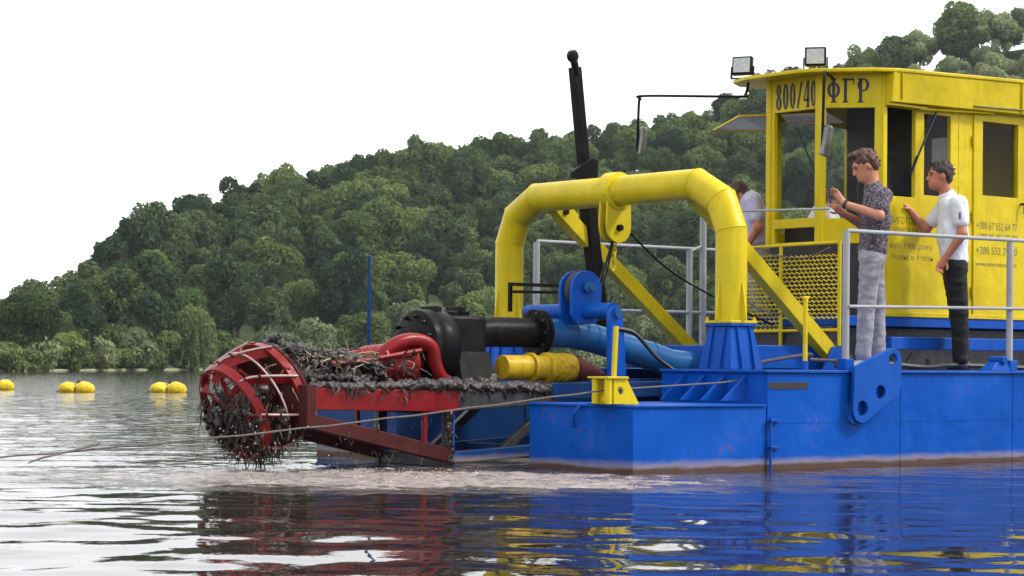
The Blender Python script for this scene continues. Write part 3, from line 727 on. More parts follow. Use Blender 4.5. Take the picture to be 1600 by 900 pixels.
for x, z, m in ((-1.74,.50,'red'), (-1.1,.50,'red'), (-.45,.46,'muddy_red'), (.5,.52,'machine'), (1.3,.56,'blue'), (-.45,.05,'machine'), (.4,.1,'blue_dirty_shaded')):
    part(MB().bar((x,LY0+.05,z), (x,LY1-.05,z), .10, .10), 'cross_member', m, lad)
part(MB().box((-1.7,LY0+.05,.47), (.5,LY1-.05,.485)), 'floor_plate', 'muddy_red', lad, .002)
part(MB().box((-1.82,LY0-.06,.33), (-1.74,LY1+.06,.64)), 'head_plate', 'muddy_red', lad)
pump = part(MB().lathe([(-.02,.05),(-.02,.265),(0,.295),(.05,.30),(.07,.285),(.10,.30),(.22,.30),(.25,.28),(.27,.20)], (-.46,2.07,.935), (1,0,0), 40), 'dredge_pump', 'black', None, .004)
part(MB().lathe([(-.16,.10),(-.14,.155),(-.10,.16),(-.09,.12),(0,.12)], (-.45,2.07,.92), (1,0,0), 28), 'suction_flange', 'black', pump, 0)
for i in range(12): a = R(30*i+8); part(MB().lathe([(0,.018),(.02,.018),(.02,.010),(.034,.010)], (-.48,2.07+.245*math.cos(a),.935+.245*math.sin(a)), (-1,0,0), 6), 'cover_bolt', 'black', pump, 0)
part(MB().box((-.28,1.93,.55), (.16,2.21,1.19)), 'casing', 'black', pump, .03)
part(MB().box((-.34,1.98,1.19), (.02,2.12,1.225)), 'casing_rib', 'black', pump, .006)
for x in (-.30, -.06): part(MB().box((x-.03,1.97,1.20), (x+.03,2.17,1.262)), 'lifting_eye', 'black', pump, .008)
part(MB().frustum((-.05,1.80,.60), (.18,.06), (-.05,1.88,.90), (.16,.04)), 'pump_foot', 'black', pump, .008)
part(MB().tube([(.10,2.07,.98),(.16,2.07,1.05),(.28,2.07,1.064),(.79,2.07,1.064)], [.13,.128,.124,.122], 28), 'outlet_pipe', 'black', pump, 0)
for x, r in ((.765, .195), (.81, .195)):
    fl = part(MB().lathe([(-.016,r),(.016,r)], (x,2.07,1.064), (1,0,0), 32), 'pipe_flange', 'black', pump, .004)
for i in range(10): a = R(36*i); part(MB().cyl((.735,2.07+.168*math.cos(a),1.064+.168*math.sin(a)), (.845,2.07+.168*math.cos(a),1.064+.168*math.sin(a)), .012, seg=6), 'flange_bolt', 'machine', pump, 0)
pipe = part(MB().tube([(.83,2.07,1.064),(1.15,2.07,1.064),(1.38,2.07,1.03),(2.05,2.07,.885),(2.30,2.07,.82),(2.55,2.07,.80),(3.7,2.07,.80)], .122, 28), 'discharge_pipe', 'blue_pipe', None, 0)
for p, q in (((1.15,2.07,1.064), (1.158,2.07,1.064)), ((1.38,2.07,1.03), (1.388,2.07,1.028)), ((2.05,2.07,.885), (2.058,2.07,.883))):
    part(MB().cyl(p, q, .127, seg=28), 'weld_ring', 'blue_pipe', pipe, 0)
motor = part(MB().lathe([(0,.10),(.01,.10),(.40,.10),(.41,.10),(.44,.10),(.45,.125),(.50,.125),(.51,.098),(.54,.098),(.55,.118),(.72,.118),(.74,.105)], (.22,1.82,.775), (1,0,0), 28), 'hydraulic_motor', 'dirty_yellow', None, .003)
part(MB().lathe([(0,.118),(.04,.115),(.34,.03),(.36,.02)], (.955,1.82,.765), (1,0,-.12), 24), 'shaft_cone', 'muddy_red', motor, 0)
for x in (.50, .84): part(MB().lathe([(0,.122),(.035,.122)], (x,1.82,.775), (1,0,0), 28), 'clamp_band', 'dirty_yellow', motor, .002)
part(MB().box((.30,1.74,.61), (1.05,1.90,.66)), 'motor_cradle', 'machine', motor)
drive = part(MB().lathe([(0,.09),(.05,.13),(.16,.155),(.42,.165),(.46,.17),(.50,.19),(.53,.19),(.54,.12),(.62,.10)], (-1.14,1.98,.775), (1,0,.06), 28), 'cutter_drive', 'red', None, .003)
part(MB().stube([(-1.02,1.86,.72),(-.96,1.84,.86),(-.80,1.82,.965),(-.62,1.82,.985),(-.50,1.80,.93),(-.46,1.80,.80),(-.40,1.79,.69),(-.28,1.78,.64)], [.05,.052,.054,.055,.055,.053,.05,.045], 14), 'hydraulic_elbow', 'red', drive, 0, smooth=60)
part(MB().tube([(-1.45,1.80,.80),(-1.2,1.79,.815),(-.62,1.78,.905)], .020, 8), 'hydraulic_line', 'red', drive, 0)
part(MB().tube([(-1.3,1.9,.755),(-1.0,1.86,.775),(-.75,1.84,.80)], .018, 8), 'grease_line', 'yellow', drive, 0)
part(MB().lathe([(0,.06),(.01,.085),(.05,.085),(.06,.06)], (-.60,1.88,.94), (1,-.2,-.1), 18), 'hose_cap', 'muddy_red', drive, 0)
part(MB().cyl((-1.75,2.03,.62), (-1.08,2.03,.73), .075, seg=20), 'drive_shaft', 'muddy_red', drive, 0)

# hoist frame across the ladder
frame = empty('hoist_frame', (0, 0, 0), 0, D)
for y, x0, x1 in ((1.48, 1.28, 1.17), (2.50, 1.28, 1.17)):
    part(MB().plate([(-.075,0),(.10,0),(.06,.50)] + [(-.02+.065*math.cos(R(a)), .56+.065*math.sin(R(a))) for a in range(0,181,20)] + [(-.085,.50)], [], (1.14,y+.02,.66), (1,0,.05), (0,0,1), .05), 'arm', 'blue', frame, .006)
    part(MB().cyl((1.13,y-.055,1.225), (1.13,y+.055,1.225), .038, seg=16), 'pin', 'blue_pipe', frame, 0)
part(MB().cyl((1.13,1.50,1.245), (1.13,2.60,1.245), .066, seg=24), 'cross_shaft', 'blue', frame, 0)
so = [(.165*math.cos(R(a)), .16 + .155*math.sin(R(a))) for a in range(0,181,15)] + [(-.16,-.06),(-.10,-.13),(.10,-.13),(.16,-.06)]
for y in (1.84, 1.98): part(MB().plate(so, [], (1.13,y+.02,1.27), (1,0,0), (0,0,1), .03), 'sheave_cheek', 'blue', frame, .005)
part(MB().lathe([(0,.165),(.03,.14),(.06,.165)], (1.13,1.865,1.42), (0,1,0), 28), 'sheave', 'machine', frame, 0)
part(MB().lathe([(0,.05),(.03,.05),(.035,.03),(.06,.03)], (1.13,1.81,1.44), (0,-1,0), 16), 'axle_cap', 'blue_pipe', frame, 0)
part(MB().bar((1.10,1.88,1.45), (.95,2.62,1.485), .03, .03), 'stay', 'black', frame, .002)
part(MB().bar((1.10,1.90,1.40), (.97,2.60,1.42), .025, .025), 'stay', 'black', frame, .002)
part(MB().bar((.95,2.62,1.25), (.95,2.62,1.50), .03, .03), 'stay', 'black', frame, .002)
part(MB().stube([(1.12,1.46,1.10),(1.30,1.42,1.06),(1.50,1.36,.86),(1.75,1.30,.70)], .018, 8), 'hydraulic_hose', 'rubber', frame, 0)
part(MB().stube([(1.22,2.3,1.10),(1.30,2.0,1.15),(1.34,1.8,1.18)], .008, 6), 'thin_hose', 'muddy_red', frame, 0)

# cutter
CC = Vector((-1.755, 2.07, .605)); AX = Vector((-1, 0, -.48)).normalized(); CA = Vector((0, 1, 0)); CB = AX.cross(CA)
def cpt(d, r, a): return CC + AX*d + (CA*math.cos(a) + CB*math.sin(a))*r
cut = empty('cutter_head', (0, 0, 0), 0, D)
def ring(d0, d1, r0, r1, th):
    b = MB(); n = 48; vv = []
    for j in range(n):
        a = 2*math.pi*j/n; vv += [cpt(d0,r0,a), cpt(d1,r1,a), cpt(d1,r1-th,a), cpt(d0,r0-th,a)]
    ff = []
    for j in range(n):
        k = (j+1) % n
        for q in range(4): ff.append((j*4+q, j*4+(q+1) % 4, k*4+(q+1) % 4, k*4+q))
    return b.add(vv, ff)
part(ring(.0, .075, .385, .405, .03), 'back_ring', 'red', cut, .003)
part(ring(.385, .45, .395, .375, .03), 'front_ring', 'red', cut, .003)
part(ring(.215, .228, .408, .408, .012), 'middle_ring', 'edge', cut, .002)
part(MB().lathe([(0,.10),(.05,.13),(.26,.12),(.38,.10),(.44,.06),(.46,.0)], CC, AX, 24), 'hub', 'muddy_red', cut, 0)
part(MB().lathe([(-.07,.26),(-.05,.36),(-.01,.385),(.01,.30),(.012,.10)], CC, AX, 40), 'back_disc', 'muddy_red', cut, 0)
NB = 8
for i in range(NB):
    vo, vi, fo, ed = [], [], [], MB(); n = 14; line = []
    for j in range(n+1):
        s = j/n; d = .02 + .46*s; r = .405 + .012*math.sin(s*3.1) - .10*max(0, (s-.7)/.3)**1.8; a = 2*math.pi*i/NB + .55*s + .3
        vo.append(cpt(d, r, a)); vi.append(cpt(d-.010, max(.05, r-.065), a-.13)); line.append(cpt(d, r+.004, a))
    th = [(cpt(.02+.60*j/n, 0, 0)) for j in range(n+1)]
    b = MB(); off = []
    for k, L_ in enumerate((vo, vi)): off += L_
    tan = [cpt(.02+.46*j/n, .014, 2*math.pi*i/NB + .55*j/n + .3 + math.pi/2) - cpt(.02+.46*j/n, 0, 0) for j in range(n+1)]
    A_, B_, C_, D_ = vo, vi, [p+t for p, t in zip(vi, tan)], [p+t for p, t in zip(vo, tan)]
    vv = A_ + B_ + C_ + D_; m_ = n+1; ff = []
    for j in range(n):
        for q in range(4): q2 = (q+1) % 4; ff.append((q*m_+j, q*m_+j+1, q2*m_+j+1, q2*m_+j))
    ff += [(0, m_, 2*m_, 3*m_), (n, 3*m_+n, 2*m_+n, m_+n)]
    part(b.add(vv, ff), 'blade', 'red', cut, .003)
    part(MB().tube(line, .0095, 6), 'blade_edge', 'edge', cut, 0)
    for j in (8, 11, 13):
        p = line[j]; s = j/n; o = (cpt(.02+.46*s, 1, 2*math.pi*i/NB + .55*s + .3) - cpt(.02+.46*s, 0, 0)); tt = (line[j+1]-line[j]).normalized()
        part(MB().tube([p - o*.015, p + o*.028 + tt*.028], [.018, .004], 6), 'tooth', 'muddy_red', cut, 0)
for i in range(6):
    a = 2*math.pi*(i+.5)/6
    part(MB().bar(cpt(.40,.09,a+.3), cpt(.40,.37,a), .03, .02), 'spoke', 'red', cut, .002)
    part(MB().bar(cpt(.06,.10,a), cpt(.05,.41,a), .04, .025), 'spoke', 'red', cut, .002)

# cabin
cab = empty('wheelhouse', (0, 0, 0), 0, D)
WB, WC, WD, WE = (4.02, 1.15), (3.63, 1.54), (3.63, 2.165), (4.02, 2.555)
Z0, ZS, ZT, ZR = 1.255, 2.10, 3.13, 3.42
def rect(x0, x1, y0, y1): return [(x0,y0),(x1,y0),(x1,y1),(x0,y1)]
def wall(p, q, openings, z0=Z0, z1=ZR, th=.045, name='wall', m='cab_yellow', out=1):
    p, q = Vector((*p, 0)), Vector((*q, 0)); L = (q-p).length; ex = (q-p)/L
    return part(MB().plate(rect(0, L, z0, z1), [rect(*o) for o in openings], p, ex, (0,0,1), -th if out > 0 else th), name, m, cab, .004)
def pane(p, q, o, inset=.022):
    p, q = Vector((*p, 0)), Vector((*q, 0)); ex = (q-p).normalized(); nz = ex.cross(Vector((0,0,1)))
    return part(MB().plate(rect(o[0]-.004, o[1]+.004, o[2]-.004, o[3]+.004), [], p - nz*inset, ex, (0,0,1), .006), 'window_pane', 'glass', cab, 0)
XB = 4.02; side_open = [(4.075-XB,4.455-XB,2.33,3.125), (4.575-XB,4.945-XB,2.36,3.10), (5.385-XB,5.905-XB,2.40,3.09), (6.55-XB,7.3-XB,2.4,3.1)]
wall(WB, (7.8, 1.15), side_open)
pane(WB, (7.8, 1.15), side_open[1]); pane(WB, (7.8, 1.15), side_open[2]); pane(WB, (7.8, 1.15), side_open[3])
chl = (Vector(WB)-Vector(WC)).length
ch_open = [(.035, chl-.075, 2.125, 3.11)]
wall(WC, WB, ch_open, z0=1.90); wall(WC, WB, [], z1=1.897, name='dark_backing', m='dark'); pane(WC, WB, ch_open[0])  # dark panels added so the holes of the mesh guard read dark
fr_open = [(.05, .625-.045, 2.135, 3.11), (.06, .625-.05, 1.92, 2.05)]
wall(WD, WC, fr_open, z0=1.90); wall(WD, WC, [], z1=1.897, name='dark_backing', m='dark')
wall(WE, WD, [(.05, chl-.05, 2.125, 3.11)], z0=1.90); wall(WE, WD, [], z1=1.897, name='dark_backing', m='dark')
le_open = [(.55, 1.9, 2.2, 3.1), (2.2, 3.5, 2.2, 3.1)]
lw = wall((7.8, 2.555), WE, [(2.75, 3.66, 2.05, 3.10)]); pane((7.8, 2.555), WE, (2.75, 3.66, 2.05, 3.10))
wall((7.8, 1.15), (7.8, 2.555), [])
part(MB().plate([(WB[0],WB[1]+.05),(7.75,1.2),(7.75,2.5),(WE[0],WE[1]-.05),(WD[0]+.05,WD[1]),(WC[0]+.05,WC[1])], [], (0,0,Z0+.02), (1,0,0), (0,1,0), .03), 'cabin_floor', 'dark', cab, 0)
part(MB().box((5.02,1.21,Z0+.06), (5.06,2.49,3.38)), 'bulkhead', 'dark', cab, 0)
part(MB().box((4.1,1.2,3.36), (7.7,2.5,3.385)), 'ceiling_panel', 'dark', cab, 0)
# corner posts
for p, w in ((WB, .05), (WC, .075), (WD, .055), (WE, .05)):
    part(MB().box((p[0]-w*.5+.012, p[1]-w*.5+.012, Z0 if p is WB else 1.9), (p[0]+w*.5+.012, p[1]+w*.5+.012, ZR-.01)), 'corner_post', 'cab_yellow', cab, .008)
# roof with a forward visor
ro = [(7.95,1.02),(4.08,1.02),(3.86,1.10),(3.42,1.46),(3.36,1.60),(3.36,2.22),(3.48,2.50),(3.72,2.66),(7.95,2.68)]
rz = lambda x: 3.405 + .028*(x-3.6)
b = MB(); N_ = len(ro); vv = [(x,y,rz(x)) for x, y in ro] + [(x,y,rz(x)+.035) for x, y in ro]
b.add(vv, [tuple(range(N_)), tuple(range(2*N_-1, N_-1, -1))] + [(i, i+N_, (i+1) % N_+N_, (i+1) % N_) for i in range(N_)])
part(b, 'roof', 'cab_yellow', cab, .008)
# side fascia leaning out under the roof edge
b = MB(); xs = (4.03, 7.9); zb, = (3.145,)
b.add([(xs[0],1.146,zb),(xs[1],1.146,zb+.06),(xs[1],1.06,zb+.07),(xs[0],1.06,zb+.012),(xs[0],1.03,rz(xs[0])),(xs[1],1.03,rz(xs[1])),(xs[1],1.146,rz(xs[1])),(xs[0],1.146,rz(xs[0]))],
      [(0,1,2,3),(3,2,5,4),(4,5,6,7),(0,3,4,7),(1,6,5,2),(0,7,6,1)]); part(b, 'side_fascia', 'cab_yellow', cab, .005)
part(MB().box((4.03,1.085,3.128), (4.55,1.146,3.150)), 'drip_ledge', 'cab_yellow', cab, .004)
for x in (4.13, 5.82): part(MB().bar((x,1.025,rz(x)+.0), (x+.03,1.05,3.19), .012, .02), 'fascia_brace', 'cab_yellow', cab, .002)
part(MB().tube([(4.45,1.10,3.125),(5.2,1.095,3.155),(5.49,1.095,3.165)], .010, 8), 'conduit', 'cab_yellow', cab, 0)
part(MB().tube([(5.15,1.05,3.205),(5.95,1.05,3.225),(7.5,1.05,3.27)], .008, 8), 'conduit', 'ink_faded', cab, 0)
for x in (5.06, 6.4): part(MB().bar((x,1.149,Z0+.04), (x,1.149,3.13), .012, .006, up=(0,1,0)), 'panel_seam', 'cab_yellow', cab, 0)
# door leaf proud of the side wall
door = part(MB().plate(rect(5.26,6.03,Z0+.03,3.155), [rect(5.385,5.905,2.40,3.09)], (0,1.15,0), (1,0,0), (0,0,1), .016), 'door', 'cab_yellow', cab, .004)
part(MB().tube([(5.945,1.13,2.345),(5.945,1.085,2.345),(5.945,1.085,2.25)], .012, 8), 'door_handle', 'ink', cab, 0)
for z in (1.5, 2.2, 2.9): part(MB().cyl((5.25,1.13,z-.05), (5.25,1.13,z+.05), .012, seg=8), 'door_hinge', 'cab_yellow', cab, 0)
part(MB().box((4.0,1.128,Z0-.005), (7.82,1.149,Z0+.035)), 'base_trim', 'cab_yellow', cab, .003)
part(MB().bar((4.70,1.115,3.12), (4.36,1.112,2.56), .012, .018, up=(0,1,0)), 'wiper_arm', 'ink', cab, 0)
part(MB().bar((4.44,1.112,2.70), (4.345,1.108,2.53), .014, .026, up=(0,1,0)), 'wiper_blade', 'rubber', cab, 0)
part(MB().bar((3.61,1.82,2.95), (3.62,1.56,2.47), .012, .014, up=(1,0,0)), 'window_stay', 'rubber', cab, 0)
# front window hinged open and upwards
hq = [Vector(p) for p in ((3.90,3.19,3.05), (3.56,2.50,3.105), (3.80,2.32,3.118), (4.12,2.66,3.01))]
def quad_frame(q, w, th):
    b = MB(); c = sum(q, Vector())/4; inn = [p + (c-p).normalized()*w for p in q]; n = (q[1]-q[0]).cross(q[2]-q[0]).normalized()*th
    vv = q + inn + [p+n for p in q] + [p+n for p in inn]; ff = []
    for k in range(4):
        a, d = k, (k+1) % 4; ff += [(a,d,d+4,a+4), (a+8,a+12,d+12,d+8), (a,a+8,d+8,d), (a+4,d+4,d+12,a+12)]
    return b.add(vv, ff), inn, n
fb, inn, nn_ = quad_frame(hq, .05, .018)
part(fb, 'open_window_frame', 'cab_yellow', cab, .003)
part(MB().add([p + nn_*.35 for p in inn] + [p + nn_*.6 for p in inn], [(0,1,2,3),(7,6,5,4),(0,4,5,1),(1,5,6,2),(2,6,7,3),(3,7,4,0)]), 'window_pane', 'glass_sky', cab, 0)
part(MB().add([(3.80,1.62,3.075),(3.72,2.12,3.095),(4.02,2.30,3.045),(4.15,1.75,3.03),(3.80,1.62,3.09),(3.72,2.12,3.11),(4.02,2.30,3.06),(4.15,1.75,3.045)], [(0,1,2,3),(7,6,5,4),(0,4,5,1),(1,5,6,2),(2,6,7,3),(3,7,4,0)]), 'inner_pale_pane', 'white_plastic', cab, .004)  # added pale panel imitating the sky-bright window pane inside the opening
# interior: seat, console
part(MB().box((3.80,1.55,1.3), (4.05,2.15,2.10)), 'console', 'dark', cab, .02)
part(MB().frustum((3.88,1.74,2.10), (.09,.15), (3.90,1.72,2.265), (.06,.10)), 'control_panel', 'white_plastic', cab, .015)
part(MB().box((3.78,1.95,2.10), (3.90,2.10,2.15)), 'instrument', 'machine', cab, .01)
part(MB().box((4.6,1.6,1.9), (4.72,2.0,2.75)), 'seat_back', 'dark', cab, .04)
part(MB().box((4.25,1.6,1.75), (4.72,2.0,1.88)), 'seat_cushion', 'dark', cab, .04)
part(MB().box((5.0,1.22,2.70), (5.015,1.42,2.92)), 'window_glint', 'grey_steel', cab, 0)  # grey board added to imitate the pale reflection in the side window
# lettering on the front fascia: real strokes with serifs
def letters(word, p, q, z, hgt, weight, name):
    p, q = Vector((*p, z)), Vector((*q, z)); ex = (q-p).normalized(); L = (q-p).length; nz = ex.cross(Vector((0,0,1))); b = MB()
    cw = L/len(word)
    def poly(pts, x0, w): b.plate([(x0 + a*w, c*hgt) for a, c in pts], [], p + nz*.003, ex, (0,0,1), -.002)
    def bar(x0, w, a0, a1, c0, c1): poly([(a0,c0),(a1,c0),(a1,c1),(a0,c1)], x0, w)
    def ringp(x0, w, cx, cy, rx, ry, tx, ty):
        o = [(x0+(cx+rx*math.cos(R(15*i)))*w, (cy+ry*math.sin(R(15*i)))*hgt) for i in range(24)]
        h_ = [(x0+(cx+(rx-tx)*math.cos(R(15*i)))*w, (cy+(ry-ty)*math.sin(R(15*i)))*hgt) for i in range(24)]
        b.plate(o, [h_], p + nz*.003, ex, (0,0,1), -.002)
    for i, ch in enumerate(word):
        x0 = i*cw + cw*.07; w = cw*.86; t = weight
        if ch == '0': ringp(x0,w,.5,.5,.46,.5,t,.07)
        elif ch == '8': ringp(x0,w,.5,.27,.46,.27,t,.06); ringp(x0,w,.5,.75,.40,.25,t*.9,.06)
        elif ch == '/': poly([(.05,0),(.3,0),(.95,1),(.7,1)], x0, w)
        elif ch == '4': bar(x0,w,.58,.58+t,0,1); bar(x0,w,.02,.98,.24,.33); poly([(.02,.33),(.2,.33),(.66,.98),(.58,1)], x0, w); bar(x0,w,.42,.95,0,.05)
        elif ch == 'Ф': ringp(x0,w,.5,.52,.5,.33,t,.06); bar(x0,w,.5-t/2,.5+t/2,0,1); bar(x0,w,.25,.75,0,.05); bar(x0,w,.25,.75,.95,1)
        elif ch == 'Г': bar(x0,w,.12,.12+t,0,1); bar(x0,w,0,.92,.92,1); bar(x0,w,.84,.92,.74,.92); bar(x0,w,0,.48,0,.05)
        elif ch == 'Р':
            bar(x0,w,.12,.12+t,0,1); bar(x0,w,0,.48,0,.05); bar(x0,w,0,.5,.94,1)
            ringp(x0,w,.46,.73,.46,.27,t*.95,.06)
    return part(b, name, 'ink', cab, 0, smooth=0)
letters('800/40', (3.628, 2.10), (3.628, 1.585), 3.13, .235, .34, 'lettering')
exu = (Vector(WB)-Vector(WC)).normalized()
a_ = Vector(WC) + exu*.045; b_ = Vector(WC) + exu*.445
letters('ФГР', (a_.x, a_.y), (b_.x, b_.y), 3.155, .215, .25, 'lettering')
def small_text(txt, x, z, size, width, m='ink_faded'):
    cu = bpy.data.curves.new('t', 'FONT'); cu.body = txt; cu.size = size
    o = bpy.data.objects.new('t', cu); COL.objects.link(o); bpy.context.view_layer.update()
    me = bpy.data.meshes.new_from_object(o.evaluated_get(bpy.context.evaluated_depsgraph_get())); bpy.data.objects.remove(o)
    xs_ = [v.co.x for v in me.vertices]; w = max(xs_) - min(xs_); k = width/w
    me.transform(Matrix.Diagonal((k, 1, 1, 1))); me.transform(Matrix.Rotation(R(90), 4, 'X')); me.transform(Matrix.Translation((x, 1.1285, z)))
    me.materials.clear(); me.materials.append(M[m]); me.name = 'lettering'
    ob = bpy.data.objects.new('lettering', me); COL.objects.link(ob); ob.parent = cab
for t, x, z, s, w in (('ВИГОТОВЛЕННЯ', 4.12, 2.085, .085, .58), ('ЗЕМСНАРЯДІВ', 4.15, 2.00, .075, .52), ('вул. 1905 року', 4.11, 1.865, .075, .58), ('Україна, м. Херсон', 4.14, 1.765, .07, .56)):
    small_text(t, x, z, s, w)
for t, z, s, w in (('+380 67 552 64 77', 2.085, .10, .60), ('+380 95 356 73 00', 1.985, .09, .60), ('+380 552 29 10', 1.855, .10, .60), ('www.zemsnaryad.com', 1.745, .06, .60)):
    ob = small_text(t, 5.29, z, s, w)
for o in cab.children:                       # lettering lies 1.5 mm proud of the wall or of the door leaf
    if o.name.startswith('lettering'):
        x_min = min(v.co.x for v in o.data.vertices)
        if x_min > 4.05:
            for v in o.data.vertices: v.co.y = 1.132 if x_min > 5.2 else 1.1485
# floodlights, mirrors, roof box
def flood(p, tilt, yaw):
    mt = Matrix.Translation(p) @ Matrix.Rotation(yaw, 4, 'Z') @ Matrix.Rotation(tilt, 4, 'Y')
    fl = part(MB().box((-.035,-.095,0), (.03,.095,.17), mt), 'floodlight', 'black', None, .01)
    part(MB().box((-.041,-.078,.018), (-.034,.078,.152), mt), 'lens', 'lamp_glass', fl, 0)
    b = MB(); b.bar(mt @ Vector((0,-.104,.08)), mt @ Vector((0,-.104,-.03)), .012, .03); b.bar(mt @ Vector((0,.104,.08)), mt @ Vector((0,.104,-.03)), .012, .03); b.bar(mt @ Vector((0,-.104,-.03)), mt @ Vector((0,.104,-.03)), .03, .012)
    part(b, 'bracket', 'black', fl, 0)
flood((3.50,2.40,3.475), R(8), R(28)); flood((3.62,1.60,3.485), R(4), R(40))
part(MB().box((5.6,1.50,3.50), (5.82,1.70,3.60)), 'roof_vent', 'dark', None, .01)
mir = part(MB().stube([(3.52,2.34,3.40),(3.50,2.36,3.29),(3.45,2.42,3.275),(3.40,3.60,3.385),(3.40,3.68,3.36),(3.40,3.70,3.30),(3.40,3.72,2.86)], .013, 8), 'mirror_arm', 'black', None, 0)
part(MB().bar((3.39,3.655,2.82), (3.39,3.615,3.09), .19, .05, up=(.8,-.5,0)), 'mirror', 'mirror_reflection', mir, .024)
mir = part(MB().stube([(3.66,1.42,3.36),(3.40,1.28,3.385),(3.33,1.22,3.34),(3.31,1.21,3.2),(3.30,1.215,2.72)], .013, 8), 'mirror_arm', 'black', None, 0)
part(MB().bar((3.29,1.19,2.63), (3.29,1.13,2.90), .19, .05, up=(.8,-.5,0)), 'mirror', 'mirror_reflection', mir, .024)

# platform under the cabin
plat = part(MB().box((3.55,1.14,1.16), (8.0,2.56,1.25)), 'cabin_platform', 'blue')
part(MB().box((3.9,.93,.955), (8.2,1.0,1.065)), 'platform_beam', 'blue', plat)
part(MB().box((3.45,1.25,.775), (8.0,2.5,1.155)), 'engine_box', 'machine', plat, .01)
for x in (4.3, 5.3, 6.3): part(MB().bar((x,1.0,1.01), (x,1.3,1.01), .06, .08), 'platform_bracket', 'blue', plat)
part(MB().box((2.55,1.25,.775), (3.4,2.9,.98)), 'winch_box', 'blue', plat, .01)
b = MB(); b.stube([(3.0,.5,.80),(3.4,.62,.83),(3.9,.55,.80),(4.4,.66,.82),(5.2,.5,.80)], .022, 8); part(b, 'deck_hose', 'rubber', None, 0)
b = MB(); b.stube([(2.2,.95,.82),(2.6,.7,.90),(2.9,.95,.86),(3.3,.7,.84),(3.8,.85,.82)], .014, 8); part(b, 'deck_hose', 'rope', None, 0)
b = MB()
for i in range(7): b.bar((3.05+.2*i,.80+.1*(i % 2),.80), (3.2+.2*i,.95,.86+.03*(i % 3)), .03, .03)
part(b, 'loose_gear', 'machine', None, .004)
part(MB().lathe([(0,.10),(.02,.12),(.05,.12),(.06,.05),(.22,.05),(.23,.12),(.26,.12),(.28,.10)], (2.45,2.65,.96), (0,1,0), 20), 'winch_drum', 'blue', None, .003)

# yellow guard of expanded metal in front of the cabin
guard = empty('cabin_guard', (0, 0, 0), 0, D)
GXX = 3.42
def mesh_panel(y0, y1, z0, z1, skew=0.0):
    b = MB(); nx = int(round((y1-y0)/.056)); nz = int(round((z1-z0)/.036)); dy = (y1-y0)/nx; dz = (z1-z0)/nz
    for k in range(nz):
        for sgn in (0, 1):
            pts = []
            for i in range(nx*2+1):
                y = y0 + i*dy/2; zig = (i + k + sgn) % 2
                pts.append((GXX + .012*(i % 2) + .02*math.sin(i*.35+k*.2)*.3, y, z0 + (k + (zig if sgn == 0 else zig))*dz*.5 + k*dz*.5 + skew*(y-y0)))
            if sgn == 0:
                for a, c in zip(pts[:-1], pts[1:]): b.bar(a, c, .009, .007, up=(1,0,0))
    return b
part(mesh_panel(1.13, 1.80, 1.22, 1.80), 'mesh_panel', 'yellow', guard, 0)
part(mesh_panel(1.83, 2.42, 1.12, 1.82), 'mesh_panel', 'yellow', guard, 0)
for y in (1.11, 1.815, 2.45): part(MB().cyl((GXX,y,.98), (GXX,y,1.90), .017, seg=10), 'guard_post', 'yellow', guard, 0)
for z in (1.12, 1.885): part(MB().cyl((GXX,1.11,z), (GXX,2.45,z-.01), .014, seg=10), 'guard_rail', 'yellow', guard, 0)
part(MB().cyl((3.30,1.12,2.17), (3.30,2.55,2.215), .010, seg=8), 'hand_rail', 'grey_steel', guard, 0)
part(MB().stube([(GXX-.03,1.20,1.84),(GXX-.03,1.5,1.76),(GXX-.03,1.9,1.80),(GXX-.03,2.42,1.86)], .007, 6), 'slack_rope', 'rope', guard, 0)
part(MB().stube([(GXX-.03,1.50,1.30),(GXX-.03,1.9,1.28),(GXX-.03,2.3,1.42)], .008, 6), 'slack_rope', 'rope', guard, 0)

# railings: near side and far side
nr = empty('railing', (0, 0, 0), 0, D)
for x in (2.37, 4.45, 6.5): 
    part(MB().cyl((x,.08,DECK), (x,.08,1.885), .029, seg=14), 'post', 'grey_steel', nr, 0)
    part(MB().box((x-.05,.03,DECK+.006), (x+.05,.13,DECK+.10)), 'post_socket', 'blue', nr, .006)
part(MB().tube([(2.37,.075,1.895),(4.45,.075,1.905),(6.5,.075,1.91)], .017, 10), 'top_rail', 'grey_steel', nr, 0)
part(MB().tube([(2.37,.05,1.285),(4.45,.05,1.312),(6.5,.05,1.32)], .014, 10), 'mid_rail', 'grey_steel', nr, 0)
fr = empty('railing', (0, 0, 0), 0, D)
for x, z in ((2.44,1.96), (4.44,1.965), (6.4,1.97)): part(MB().cyl((x,4.07,DECK), (x,4.07,z), .032, seg=12), 'post', 'grey_steel', fr, 0)
part(MB().cyl((4.61,4.05,DECK), (4.61,4.05,2.30), .035, seg=12), 'post', 'grey_steel', fr, 0)
for z in (1.97, 1.33): part(MB().cyl((2.44,4.06,z), (6.4,4.06,z+.01), .017, seg=10), 'rail', 'grey_steel', fr, 0)
part(MB().cyl((4.44,4.05,1.95), (4.62,4.05,2.02), .014, seg=8), 'rail', 'grey_steel', fr, 0)
